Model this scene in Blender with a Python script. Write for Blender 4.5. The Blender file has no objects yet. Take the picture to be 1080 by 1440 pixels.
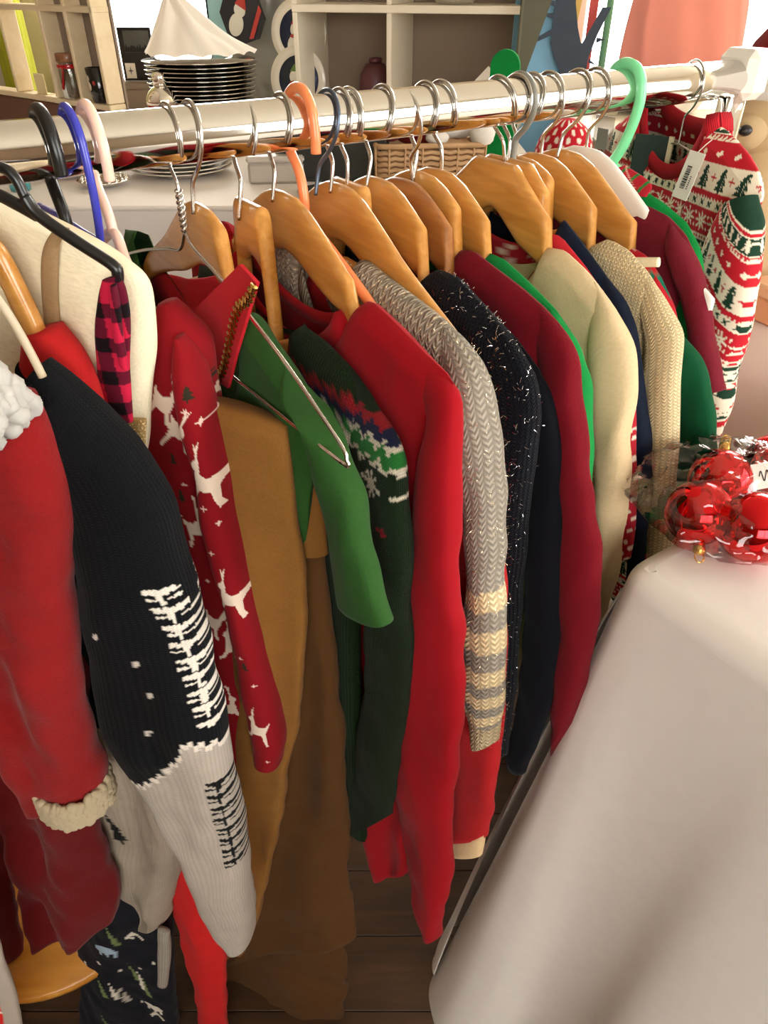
# Christmas clothes rail in a charity shop, with the display counters and windows around it
import bpy, bmesh, math, random
import numpy as np
from mathutils import Vector, Matrix, noise
random.seed(4); rng = np.random.default_rng(4)
sc = bpy.context.scene
col = sc.collection
PI = math.pi

# ---------------------------------------------------------------- camera
cam_d = bpy.data.cameras.new('camera'); cam = bpy.data.objects.new('camera', cam_d); col.objects.link(cam)
cam_d.sensor_fit = 'VERTICAL'; cam_d.sensor_height = 24; cam_d.lens = 24 * 1040 / 1440; cam_d.clip_start = .02
cam.location = (0, 0, 1.4); cam.rotation_euler = (math.radians(90 - 36), 0, 0)
sc.camera = cam

# ---------------------------------------------------------------- world, lights, exposure
wd = bpy.data.worlds.new('sky'); sc.world = wd; wd.use_nodes = True
wn = wd.node_tree.nodes['Background']; wn.inputs[0].default_value = (1, .97, .90, 1); wn.inputs[1].default_value = 7
def area(name, loc, rot, sx, sy, power, color):
    d = bpy.data.lights.new(name, 'AREA'); d.shape = 'RECTANGLE'; d.size = sx; d.size_y = sy; d.energy = power; d.color = color
    o = bpy.data.objects.new(name, d); col.objects.link(o); o.location = loc; o.rotation_euler = rot; return o
def look(loc, to):
    return (Vector(to) - Vector(loc)).to_track_quat('-Z', 'Y').to_euler()
area('right_window_daylight', (1.9, 3.5, 2.3), look((1.9, 3.5, 2.3), (.5, .9, 1.1)), 1.9, 1.5, 190, (1, .95, .86))
area('side_window_daylight', (2.95, -.3, 1.75), look((2.95, -.3, 1.75), (.3, .5, .9)), 2.0, 1.5, 35, (.96, .96, 1.0))
area('front_window_daylight', (.5, -2.5, 2.0), look((.5, -2.5, 2.0), (.3, .5, .7)), 1.9, 1.2, 31, (1, .94, .88))
area('left_window_daylight', (-.8, 3.5, 2.2), look((-.8, 3.5, 2.2), (-.2, .7, 1.1)), .9, 1.4, 50, (1, .95, .86))
sc.view_settings.view_transform = 'Standard'; sc.view_settings.look = 'None'; sc.view_settings.gamma = 1
sc.view_settings.use_curve_mapping = False; sc.view_settings.exposure = 0.2

# ---------------------------------------------------------------- materials
def lin(c):
    c = c.lstrip('#'); v = [int(c[i:i+2], 16) / 255 for i in (0, 2, 4)]
    return tuple(x / 12.92 if x <= .04045 else ((x + .055) / 1.055) ** 2.4 for x in v)
class NT:
    def __init__(s, name):
        s.m = bpy.data.materials.new(name); s.m.use_nodes = True; s.t = s.m.node_tree
        s.b = s.t.nodes['Principled BSDF']; s.out = s.t.nodes['Material Output']
    def n(s, typ, **kw):
        x = s.t.nodes.new(typ)
        for k, v in kw.items(): setattr(x, k, v)
        return x
    def l(s, a, b): s.t.links.new(a, b)
    def math(s, op, a, b=None):
        x = s.n('ShaderNodeMath', operation=op)
        for i, v in enumerate((a, b)):
            if v is None: continue
            if isinstance(v, (int, float)): x.inputs[i].default_value = v
            else: s.l(v, x.inputs[i])
        return x.outputs[0]
def plain(name, c, rough=.5, metal=0., coat=0., spec=.5, noise_amt=0., scale=30, bump=0.):
    k = NT(name); rgb = lin(c) if isinstance(c, str) else c
    k.b.inputs['Base Color'].default_value = (*rgb, 1); k.b.inputs['Roughness'].default_value = rough
    k.b.inputs['Metallic'].default_value = metal; k.b.inputs['Coat Weight'].default_value = coat
    k.b.inputs['Specular IOR Level'].default_value = spec
    if noise_amt or bump:
        tc = k.n('ShaderNodeTexCoord'); nz = k.n('ShaderNodeTexNoise'); nz.inputs['Scale'].default_value = scale; nz.inputs['Detail'].default_value = 4
        k.l(tc.outputs['Object'], nz.inputs['Vector'])
        if noise_amt:
            mx = k.n('ShaderNodeMixRGB', blend_type='MULTIPLY'); mx.inputs[0].default_value = noise_amt
            mx.inputs[1].default_value = (*rgb, 1); k.l(nz.outputs['Fac'], mx.inputs[2]); k.l(mx.outputs[0], k.b.inputs['Base Color'])
        if bump:
            bp = k.n('ShaderNodeBump'); bp.inputs['Strength'].default_value = 1; bp.inputs['Distance'].default_value = bump
            k.l(nz.outputs['Fac'], bp.inputs['Height']); k.l(bp.outputs[0], k.b.inputs['Normal'])
    return k.m
def cloth(name, c=None, weave='jersey', stitch=.0028, depth=.0006, sheen=.04, fleck=None, var=.25, kc=.55):
    """woven, fleece or knitted fabric; UV is in metres; c None = colour from the printed pattern attribute"""
    k = NT(name); b = k.b
    b.inputs['Roughness'].default_value = .92; b.inputs['Specular IOR Level'].default_value = .12
    b.inputs['Sheen Weight'].default_value = sheen; b.inputs['Sheen Roughness'].default_value = .45
    uv = k.n('ShaderNodeUVMap'); uv.uv_map = 'UVMap'
    if c is None:
        at = k.n('ShaderNodeAttribute'); at.attribute_name = 'Col'; base = at.outputs['Color']
    else:
        rg = k.n('ShaderNodeRGB'); rg.outputs[0].default_value = (*lin(c), 1); base = rg.outputs[0]
    nz = k.n('ShaderNodeTexNoise'); nz.inputs['Scale'].default_value = 420 if weave == 'fleece' else 900; nz.inputs['Detail'].default_value = 3
    k.l(uv.outputs[0], nz.inputs['Vector'])
    big = k.n('ShaderNodeTexNoise'); big.inputs['Scale'].default_value = 45; big.inputs['Detail'].default_value = 5; k.l(uv.outputs[0], big.inputs['Vector'])
    f = k.math('ADD', k.math('MULTIPLY', nz.outputs['Fac'], var), k.math('MULTIPLY', big.outputs['Fac'], var))
    f = k.math('ADD', f, 1 - var)
    mul = k.n('ShaderNodeMixRGB', blend_type='MULTIPLY'); mul.inputs[0].default_value = 1
    k.l(base, mul.inputs[1]); k.l(f, mul.inputs[2]); colr = mul.outputs[0]
    sep = k.n('ShaderNodeSeparateXYZ'); k.l(uv.outputs[0], sep.inputs[0])
    if weave in ('knit', 'rib'):
        fx = k.math('FRACT', k.math('DIVIDE', sep.outputs[0], stitch))
        ab = k.math('ABSOLUTE', k.math('SUBTRACT', fx, .5))
        if weave == 'knit':
            vy = k.math('ADD', k.math('DIVIDE', sep.outputs[1], stitch * .8), k.math('MULTIPLY', ab, 1.5))
            h = k.math('MULTIPLY', k.math('SINE', k.math('MULTIPLY', fx, PI)), k.math('ADD', k.math('MULTIPLY', k.math('SINE', k.math('MULTIPLY', vy, 2 * PI)), .5), .5))
        else:
            h = k.math('SINE', k.math('MULTIPLY', fx, PI))
        dk = k.math('ADD', k.math('MULTIPLY', h, kc), 1 - kc * .7)
        m2 = k.n('ShaderNodeMixRGB', blend_type='MULTIPLY'); m2.inputs[0].default_value = 1; k.l(colr, m2.inputs[1]); k.l(dk, m2.inputs[2]); colr = m2.outputs[0]
        h = k.math('ADD', h, k.math('MULTIPLY', nz.outputs['Fac'], .35))
    else:
        h = k.math('ADD', nz.outputs['Fac'], k.math('MULTIPLY', big.outputs['Fac'], .6))
    if fleck:
        vo = k.n('ShaderNodeTexNoise'); vo.inputs['Scale'].default_value = 620; vo.inputs['Detail'].default_value = 1; k.l(uv.outputs[0], vo.inputs['Vector'])
        g = k.math('GREATER_THAN', vo.outputs['Fac'], fleck[1])
        m3 = k.n('ShaderNodeMixRGB'); k.l(g, m3.inputs[0]); k.l(colr, m3.inputs[1]); m3.inputs[2].default_value = (*lin(fleck[0]), 1); colr = m3.outputs[0]
    k.l(colr, b.inputs['Base Color'])
    bp = k.n('ShaderNodeBump'); bp.inputs['Strength'].default_value = .9; bp.inputs['Distance'].default_value = depth
    k.l(h, bp.inputs['Height']); k.l(bp.outputs[0], b.inputs['Normal'])
    return k.m
def wood(name, c1, c2, rough=.3, scale=14, coat=.5, stretch=(1, 8, 8)):
    k = NT(name); tc = k.n('ShaderNodeTexCoord'); mp = k.n('ShaderNodeMapping'); mp.inputs['Scale'].default_value = stretch
    k.l(tc.outputs['Object'], mp.inputs[0])
    nz = k.n('ShaderNodeTexNoise'); nz.inputs['Scale'].default_value = scale; nz.inputs['Detail'].default_value = 6; nz.inputs['Distortion'].default_value = .6
    k.l(mp.outputs[0], nz.inputs['Vector'])
    cr = k.n('ShaderNodeValToRGB'); cr.color_ramp.elements[0].color = (*lin(c1), 1); cr.color_ramp.elements[1].color = (*lin(c2), 1)
    cr.color_ramp.elements[0].position = .3; cr.color_ramp.elements[1].position = .72
    k.l(nz.outputs['Fac'], cr.inputs[0]); k.l(cr.outputs[0], k.b.inputs['Base Color'])
    k.b.inputs['Roughness'].default_value = rough; k.b.inputs['Coat Weight'].default_value = coat; k.b.inputs['Coat Roughness'].default_value = .15
    return k.m
def glassy(name, c, rough=.03, alpha=.2, gain=.8):
    """thin clear film or glass: fresnel gloss over tinted transparency"""
    k = NT(name); k.t.nodes.remove(k.b)
    tr = k.n('ShaderNodeBsdfTransparent'); tr.inputs[0].default_value = (*c, 1)
    gl = k.n('ShaderNodeBsdfGlossy'); gl.inputs['Roughness'].default_value = rough
    fr = k.n('ShaderNodeLayerWeight'); fr.inputs[0].default_value = .35
    f = k.math('ADD', k.math('MULTIPLY', fr.outputs['Fresnel'], gain), alpha * .35)
    mx = k.n('ShaderNodeMixShader'); k.l(f, mx.inputs[0]); k.l(tr.outputs[0], mx.inputs[1]); k.l(gl.outputs[0], mx.inputs[2])
    k.l(mx.outputs[0], k.out.inputs[0]); return k.m

M = {
 'chrome': plain('chrome', (.86, .84, .80), .08, 1.), 'wire': plain('steel_wire', (.62, .60, .56), .22, 1.),
 'dark_wire': plain('dark_steel_wire', (.10, .13, .18), .3, .7),
 'hanger_wood': wood('lacquered_hanger_wood', '#b5772f', '#d69a4e', .3), 'hanger_wood_dark': wood('darker_hanger_wood', '#8f5526', '#ad733a', .36),
 'floor': wood('dark_floor_wood', '#33200f', '#4d3017', .6, 6, .0, (1, 10, 10)), 'stool': wood('honey_wood', '#b26f1c', '#d99a3c', .4, 5, .2, (1, 6, 1)),
 'shelf_wood': wood('pale_shelf_wood', '#e2cba2', '#eddbb8', .5, 3, .05), 'white_paint': plain('white_shelf_laminate', '#f0e6d2', .45),
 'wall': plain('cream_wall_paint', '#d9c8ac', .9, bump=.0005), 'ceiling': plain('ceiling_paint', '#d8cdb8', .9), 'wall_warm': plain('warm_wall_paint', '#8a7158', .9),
 'grey_panel': plain('grey_brown_panel', '#8d7c6c', .8), 'linen': None,
 'black_plastic': plain('black_plastic', '#121110', .3), 'blue_plastic': plain('blue_plastic', '#3a3fae', .25), 'pink_plastic': plain('pale_pink_plastic', '#f3c9b4', .3),
 'orange_plastic': plain('orange_plastic', '#f08a55', .3), 'mint_plastic': plain('mint_plastic', '#7fe0a0', .3), 'white_plastic': plain('white_plastic', '#e8e2d6', .35),
 'grey_plastic': plain('grey_plastic', '#7c7a70', .3),
 'black_glaze': plain('black_glaze', '#0e0d0c', .18, coat=.6), 'white_glaze': plain('white_glaze', '#e6ddcf', .15, coat=.5), 'red_gloss': plain('red_gloss', '#b0121c', .12, coat=.8),
 'bauble': plain('red_mirror_bauble', (.75, .02, .025), .05, 1.), 'gold': plain('gold_metal', (.85, .55, .15), .25, 1.), 'silver': plain('polished_silver', (.8, .76, .7), .12, 1.),
 'film': glassy('clear_film', (.985, .985, .985), .05, .10, .6), 'glass': glassy('jar_glass', (.93, .95, .93), .02, .25),
 'card': plain('white_card', '#eee6da', .7), 'dark_card': plain('dark_card', '#23302a', .7), 'ink': plain('black_ink', '#1c1a1a', .8),
 'pane': glassy('window_pane', (.98, .99, 1), .01, .02),
}

# ---------------------------------------------------------------- mesh helpers
def link(name, me, mat=None, parent=None, loc=None, rz=0):
    o = bpy.data.objects.new(name, me); col.objects.link(o)
    if mat: me.materials.append(mat)
    if parent: o.parent = parent
    if loc is not None: o.location = loc
    if rz: o.rotation_euler = (0, 0, rz)
    return o
def tag(o, label=None, cat=None, group=None, kind=None):
    for k, v in (('label', label), ('category', cat), ('group', group), ('kind', kind)):
        if v: o[k] = v
    return o
def thing(name, label, cat, loc=(0, 0, 0), rz=0, group=None):
    o = bpy.data.objects.new(name, None); o.empty_display_size = .02; col.objects.link(o); o.location = loc; o.rotation_euler = (0, 0, rz)
    return tag(o, label, cat, group)
def pydata(verts, faces, smooth=True):
    me = bpy.data.meshes.new('mesh'); me.from_pydata([tuple(map(float, v)) for v in verts], [], faces)
    if smooth: me.polygons.foreach_set('use_smooth', [True] * len(me.polygons))
    me.update(); return me
def gridmesh(V, wrap=True, uv=None, colr=None, caps=(False, False), closev=False):
    """V (rows, n, 3); wrap joins the last column to the first"""
    r, n = V.shape[:2]
    i = np.arange(r if closev else r - 1)[:, None]; j = np.arange(n if wrap else n - 1)[None]
    i2 = (i + 1) % r; j2 = (j + 1) % n
    F = np.stack([i * n + j, i2 * n + j, i2 * n + j2, i * n + j2], -1).reshape(-1, 4)
    faces = F.tolist()
    if caps[0]: faces.append(list(range(n)))
    if caps[1]: faces.append([(r - 1) * n + k for k in range(n)][::-1])
    me = bpy.data.meshes.new('mesh'); me.from_pydata(V.reshape(-1, 3).tolist(), [], faces)
    me.polygons.foreach_set('use_smooth', [True] * len(me.polygons))
    if uv is not None:
        lay = me.uv_layers.new(name='UVMap'); n1 = uv.shape[1]
        jj = np.broadcast_to(j, (len(i), len(j[0]))); ii = np.broadcast_to(i, jj.shape)
        i3 = np.minimum(ii + 1, uv.shape[0] - 1); j3 = np.minimum(jj + 1, n1 - 1)
        L_ = np.stack([uv[ii, jj], uv[i3, jj], uv[i3, j3], uv[ii, j3]], 2).reshape(-1, 2)
        full = np.zeros((len(me.loops), 2), np.float32); full[:len(L_)] = L_
        lay.data.foreach_set('uv', full.ravel())
    if colr is not None:
        ca = me.color_attributes.new('Col', 'FLOAT_COLOR', 'POINT')
        c4 = np.ones((r * n, 4), np.float32); c4[:, :3] = colr.reshape(-1, 3); ca.data.foreach_set('color', c4.ravel())
    me.update(); return me
def smoothpts(P, m):
    """Catmull-Rom through the rows of P, m samples evenly by chord length"""
    P = np.asarray(P, float)
    if len(P) == 2: return P[0] + (P[1] - P[0]) * np.linspace(0, 1, m)[:, None]
    dl = np.linalg.norm(np.diff(P[:, :min(3, P.shape[1])], axis=0), axis=1); dl = np.maximum(dl, 1e-5); t = np.r_[0, np.cumsum(dl)]
    Q = np.vstack([2 * P[0] - P[1], P, 2 * P[-1] - P[-2]])
    x = np.linspace(0, t[-1], m); k = np.clip(np.searchsorted(t, x, 'right') - 1, 0, len(P) - 2)
    s = ((x - t[k]) / dl[k])[:, None]; a, b, c, d = Q[k], Q[k + 1], Q[k + 2], Q[k + 3]
    return .5 * (2 * b + (c - a) * s + (2 * a - 5 * b + 4 * c - d) * s**2 + (3 * b - a - 3 * c + d) * s**3)
def tube_mesh(pts, rad, seg=8, m=None, caps=True):
    P = smoothpts(pts, m) if m else np.asarray(pts, float)
    T = np.gradient(P, axis=0); T /= np.linalg.norm(T, axis=1)[:, None] + 1e-12
    ref = np.array([0, 0, 1.]) if abs(T[0][2]) < .9 else np.array([1., 0, 0])
    U = np.zeros_like(P); u = ref - T[0] * ref.dot(T[0]); u /= np.linalg.norm(u)
    for i in range(len(P)):
        u = u - T[i] * u.dot(T[i]); u /= np.linalg.norm(u); U[i] = u
    W = np.cross(T, U); th = np.linspace(0, 2 * PI, seg, endpoint=False)
    rad = np.broadcast_to(np.asarray(rad, float), (len(P),))
    V = P[:, None] + rad[:, None, None] * (U[:, None] * np.cos(th)[None, :, None] + W[:, None] * np.sin(th)[None, :, None])
    return gridmesh(V, True, caps=(caps, caps))
def lathe_mesh(prof, seg=40):
    prof = np.asarray(prof, float); th = np.linspace(0, 2 * PI, seg, endpoint=False)
    V = np.stack([prof[:, 0, None] * np.cos(th), prof[:, 0, None] * np.sin(th), np.broadcast_to(prof[:, 1, None], (len(prof), seg))], -1)
    me = gridmesh(V, True, caps=(prof[0, 0] > 1e-4, prof[-1, 0] > 1e-4)); return me
def box_mesh(x, y, z, bev=.002, off=(0, 0, 0)):
    bm = bmesh.new(); bmesh.ops.create_cube(bm, size=1)
    for v in bm.verts: v.co = Vector((v.co.x * x + off[0], v.co.y * y + off[1], v.co.z * z + off[2]))
    if bev: bmesh.ops.bevel(bm, geom=bm.edges[:], offset=bev, segments=1, affect='EDGES')
    me = bpy.data.meshes.new('mesh'); bm.to_mesh(me); bm.free(); return me
def poly_mesh(pts, th=.002):
    """flat shape in the local x-z plane with real thickness along y"""
    n = len(pts); v = [(p[0], -th / 2, p[1]) for p in pts] + [(p[0], th / 2, p[1]) for p in pts]
    f = [list(range(n)), list(range(2 * n - 1, n - 1, -1))] + [[i, i + n, (i + 1) % n + n, (i + 1) % n] for i in range(n)]
    return pydata(v, f, False)
def disc_pts(rx, rz, n=28, c=(0, 0), a0=0, a1=2 * PI):
    return [(c[0] + rx * math.cos(a0 + (a1 - a0) * i / n), c[1] + rz * math.sin(a0 + (a1 - a0) * i / n)) for i in range(n)]
def sph_mesh(rx, ry=None, rz=None, seg=24, c=(0, 0, 0), bumpy=0., bs=40):
    ry = ry or rx; rz = rz or rx
    th = np.linspace(.02, PI - .02, seg // 2 + 1); ph = np.linspace(0, 2 * PI, seg, endpoint=False)
    V = np.stack([rx * np.sin(th)[:, None] * np.cos(ph), ry * np.sin(th)[:, None] * np.sin(ph), np.broadcast_to(rz * np.cos(th)[:, None], (len(th), seg))], -1)
    if bumpy:
        for i in range(len(th)):
            for j in range(seg):
                k = 1 + bumpy * noise.noise(Vector(V[i, j] + np.array(c)) * bs); V[i, j] *= k
    return gridmesh(V + np.array(c), True, caps=(True, True))
def join_mesh(ms):
    v, f, o = [], [], 0
    for me in ms:
        v += [tuple(x.co) for x in me.vertices]; f += [[i + o for i in p.vertices] for p in me.polygons]; o += len(me.vertices)
    return pydata(v, f)
def pip(poly, X, Y):
    ins = np.zeros(X.shape, bool); n = len(poly)
    for i in range(n):
        x1, y1 = poly[i]; x2, y2 = poly[(i + 1) % n]
        if y1 == y2: continue
        ins ^= ((y1 > Y) != (y2 > Y)) & (X < (x2 - x1) * (Y - y1) / (y2 - y1) + x1)
    return ins

# ---------------------------------------------------------------- the room
def struct(name, me, mat, loc=(0, 0, 0), rz=0):
    o = link(name, me, mat, None, loc, rz); o['kind'] = 'structure'; return o
XL, XR, YF, YB, ZC = -2.3, 2.7, -2.2, 3.25, 2.6
def wall_with_holes(name, length, height, holes, mat, loc, rz, th=.1):
    xs = sorted({0, length, *[h[0] for h in holes], *[h[1] for h in holes]}); zs = sorted({0, height, *[h[2] for h in holes], *[h[3] for h in holes]})
    ms = []
    for i in range(len(xs) - 1):
        for j in range(len(zs) - 1):
            cx, cz = (xs[i] + xs[i+1]) / 2, (zs[j] + zs[j+1]) / 2
            if any(h[0] < cx < h[1] and h[2] < cz < h[3] for h in holes): continue
            ms.append(box_mesh(xs[i+1] - xs[i], th, zs[j+1] - zs[j], 0, (cx, 0, cz)))
    me = join_mesh(ms); me.polygons.foreach_set('use_smooth', [False] * len(me.polygons))
    return struct(name, me, mat, loc, rz)
fl = struct('floor', box_mesh(5.2, 5.7, .04, 0, (.2, .55, -.045)), M['floor'])
pl_me = box_mesh(1.2, .1185, .02, .0008)
for i in range(4):
    for j in range(14):
        link('floor_board', pl_me, M['floor'] if not pl_me.materials else None, fl, (-1.5 + i * 1.203 + (.5 if j % 2 else 0), -.15 + j * .12, -.0125))
struct('ceiling', box_mesh(5.2, 5.7, .05, 0, (.2, .55, ZC + .03)), M['ceiling'])
wall_with_holes('wall_back', 5, ZC, [(1.15, 1.97, .98, 2.3), (2.98, 4.9, .92, 2.4)], M['wall'], (XL, YB, 0), 0)
wall_with_holes('wall_right', 5.45, ZC, [(1.0, 3.0, .75, 2.4)], M['wall'], (XR, YF, 0), PI / 2)
struct('wall_left', box_mesh(.1, 5.45, ZC, 0, (XL, .525, ZC / 2)), M['wall_warm'])
wall_with_holes('wall_front', 5, ZC, [(1.8, 3.8, 1.1, 2.4)], M['wall_warm'], (XL, YF, 0), 0)
def window(name, w, h, loc, rz, nx):
    ms = [box_mesh(w, .06, .05, .004, (0, 0, .025)), box_mesh(w, .06, .05, .004, (0, 0, h - .025))]
    for i in range(nx + 1): ms.append(box_mesh(.05, .06, h - .1, .004, (-w / 2 + .025 + (w - .05) * i / nx, 0, h / 2)))
    o = struct(name, join_mesh(ms), M['white_paint'], loc, rz)
    pw = (w - .05) / nx - .05
    for i in range(nx):
        link('window_pane', box_mesh(pw, .004, h - .1, 0), M['pane'], o, (-w / 2 + .025 + (w - .05) * (i + .5) / nx, 0, h / 2))
window('window_1', .82, 1.32, (XL + 1.56, YB, .98), 0, 1)
window('window_2', 1.92, 1.48, (XL + 3.94, YB, .92), 0, 2)
window('window_4', 2.0, 1.3, (XL + 2.8, YF, 1.1), 0, 2)
window('window_3', 2.0, 1.65, (XR, YF + 2.0, .75), PI / 2, 2)

# ---------------------------------------------------------------- clothes rail
RA = np.array([-.23213, .48902]); RR = np.array([.83209, .55464]); RN = np.array([.55464, -.83209]); RZ = 1.3125; RROT = math.atan2(RN[1], RN[0])
def rail_pt(u): return (float(RA[0] + RR[0] * u), float(RA[1] + RR[1] * u), RZ)
rail = thing('clothes_rail', 'long polished chrome clothes rail carrying all the hangers', 'clothes rail', (*rail_pt(-.42)[:2], 0), math.atan2(RR[1], RR[0]))
RL = 1.145
t_me = tube_mesh([(x, 0, RZ) for x in np.linspace(0, RL, 12)], .0175, 40); link('tube', t_me, M['chrome'], rail)
for x in (.01, RL - .004):
    link('upright', tube_mesh([(x, 0, z) for z in np.linspace(.05, RZ - .006, 6)], .014, 20), M['chrome'], rail)
    link('foot', box_mesh(.04, .44, .03, .008, (x, -.03, .035)), M['black_plastic'], rail)
    link('end_cap', box_mesh(.036, .046, .046, .008, (x + (.008 if x > .5 else -.008), 0, RZ + .004)), M['white_plastic'], rail)
    for yy in (-.22, .16): link('caster', sph_mesh(.02, .012, .01, 14, (x, yy, .0105)), M['black_plastic'], rail)

# ---------------------------------------------------------------- hangers
def hook_path(neck, front, r=.0196, lean=0.):
    """in (a, z): open hook over the rail, then an S bend down to the hanger's neck"""
    s = 1 if front else -1
    pts = [(-s * r * math.cos(math.radians(t)), r * math.sin(math.radians(t))) for t in range(-30, 181, 15)]
    pts += [(s * r * .95, -.008), (s * r * .62, -.0185), (s * .003, -.027), (0, -.033), (0, -neck - .006)]
    return pts
def add_hook(parent, neck, front, mat, rad=.0016, tilt=0.):
    P = [(a, tilt * z, z) for a, z in hook_path(neck, front)]
    link('hook', tube_mesh(P, rad, 8, 60), mat, parent)
STD_TOP = [(0, .0445), (.02, .0455), (.04, .051), (.06, .0605), (.08, .071), (.10, .082), (.12, .091), (.15, .103), (.18, .115), (.205, .130), (.214, .139)]
STD_BOT = [(0, .088), (.02, .091), (.04, .098), (.06, .105), (.08, .110), (.10, .114), (.12, .119), (.15, .127), (.18, .137), (.205, .147), (.214, .149)]
def hanger_body(half, flat=False, th=.0062, clamp=None, bend=.04, far=None):
    if clamp is not None: half = min(half, float(np.max(clamp[0])) - .028)
    a = np.r_[np.linspace(-(far or half), half, 61)]; ab = np.abs(a) * min(1.25, .214 / half)
    top = np.interp(ab, *np.array(STD_TOP).T); bot = np.interp(ab, *np.array(STD_BOT).T)
    if flat:
        top = np.where(ab < .034, .0445 + 0 * ab, np.interp(ab, [.034, .05, .08, .12, .2, .214], [.0445, .055, .074, .093, .125, .139]))
        bot = np.interp(ab, [0, .012, .05, .1, .15, .214], [.083, .086, .108, .122, .135, .149])
    if clamp is not None:
        k_ = max(.04, clamp[0][0]); clamp = (clamp[0], clamp[1])                        # keep the arm under the shoulder cloth
        lim = np.interp(np.abs(a), *clamp) + .007
        msk = (np.abs(a) > clamp[0][0]) & ((a > 0) | (far is None))
        sh = np.where(msk, np.maximum(0, lim - top), 0); top = top + sh; bot = np.maximum(bot, top + .016)
    k = 20; t = np.linspace(0, 2 * PI, k, endpoint=False)
    c, s = np.cos(t), np.sin(t); x = np.sign(c) * np.abs(c) ** .55; y = np.sign(s) * np.abs(s) ** .75
    thk = th * np.interp(np.abs(a) / np.where(a < 0, far or half, half), [0, .45, .8, 1], [1, 1, .85, .6])
    cz = (top + bot) / 2; hz = (bot - top) / 2
    V = np.stack([np.broadcast_to(a[:, None], (61, k)), bend * (a**2)[:, None] + thk[:, None] * y, -(cz[:, None] + hz[:, None] * x)], -1)
    return gridmesh(V, True, caps=(True, True))
def wood_hanger(u, label, half=.2, flat=False, front=False, neck=.045, yaw=0, dark=False, clamp=None, dz=0., group=None, hookmat='wire', far=None):
    x, y, z = rail_pt(u)
    t = thing('wooden_hanger', label, 'hanger', (x, y, z - dz), RROT + math.radians(yaw), group)
    link('body', hanger_body(half, flat, far=far, clamp=clamp, th=.0062 if flat else .0052), M['hanger_wood_dark' if dark else 'hanger_wood'], t)
    add_hook(t, neck, front, M[hookmat], tilt=rng.uniform(-.25, .25)); return t
def rod_hanger(name, label, u, paths, mat, rad, yaw=0, seg=10):
    x, y, z = rail_pt(u)
    t = thing(name, label, 'hanger', (x, y, z), RROT + math.radians(yaw))
    for nm, pts in paths: link(nm, tube_mesh([(p[0], p[2] if len(p) > 2 else 0, -p[1]) for p in pts], rad if nm != 'hook' else rad * .95, seg, 14 * len(pts)), mat, t)
    return t

# ---------------------------------------------------------------- garments
SE = lambda v, e: np.sign(v) * np.abs(v) ** e
def nz3(A, D, sx, sd, seed):
    f = np.empty(A.shape); fa, fd, ff = A.ravel(), D.ravel(), f.ravel()
    for i in range(len(fa)): ff[i] = noise.noise(Vector((fa[i] * sx, fd[i] * sd, seed * 7.31)))
    return ff.reshape(A.shape)
SEED = [0]
def sleeve(parent, outer, inner, T, mat, name='sleeve', colfn=None, n=40, m=64, wof=0., fold=.004, pleat=0., wave=1.5, tw=None, capend=True, taper0=.6, hem_r=.0, wpath=None, soft=False):
    """cloth tube between two traced edges (a, d); T = half thickness"""
    SEED[0] += 1; sd = SEED[0]
    O = smoothpts(outer, m); I = smoothpts(inner, m); C = (O + I) / 2; h = (O - I) / 2
    th = np.linspace(0, 2 * PI, n, endpoint=False); x = SE(np.cos(th), .85); y = SE(np.sin(th), .8)
    A = C[:, 0, None] + h[:, 0, None] * x; D = C[:, 1, None] + h[:, 1, None] * x
    v = np.linspace(0, 1, m)[:, None]
    tt = T * (np.interp(v, [0, .05, .12, .2, .8, 1], [.1, .5, .85, 1, .95, .85]) if soft else np.interp(v, [0, .06, .16, .8, 1], [taper0, .85, 1, .95, .85]))
    W = wof * (np.clip(v * 5, 0, 1) if soft else 1) + tt * y
    if wpath is not None: W = W + np.interp(v, [p[0] for p in wpath], [p[1] for p in wpath])
    nz = nz3(A, D, 22, 9, sd); nz2 = nz3(A, D, 50, 28, sd + 50)
    ramp = np.clip(v * 4, 0, 1)
    W = W + ramp * (fold * 1.6 * nz + fold * .5 * nz2) + pleat * ramp * np.sin(x * PI * wave + sd + 2 * v)
    A = A + ramp * fold * .5 * nz2
    if hem_r: D = D + hem_r * np.clip((v - .9) * 10, 0, 1) * nz3(A * 3, D * 0, 30, 1, sd)
    V = np.stack([A, W, -D], -1)
    ds = np.r_[0, np.cumsum(np.linalg.norm(np.diff(C, axis=0), axis=1))][:, None]
    per = np.mean(np.linalg.norm(h, axis=1)) * 4
    uv = np.stack([np.broadcast_to(np.linspace(0, per, n + 1)[None], (m, n + 1)), np.broadcast_to(ds, (m, n + 1))], -1)
    cc = None
    if colfn is not None: cc = colfn(A, D, W, np.broadcast_to(ds, A.shape), np.broadcast_to(x, A.shape))
    return link(name, gridmesh(V, True, uv, cc, caps=(True, capend)), mat, parent)
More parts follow.
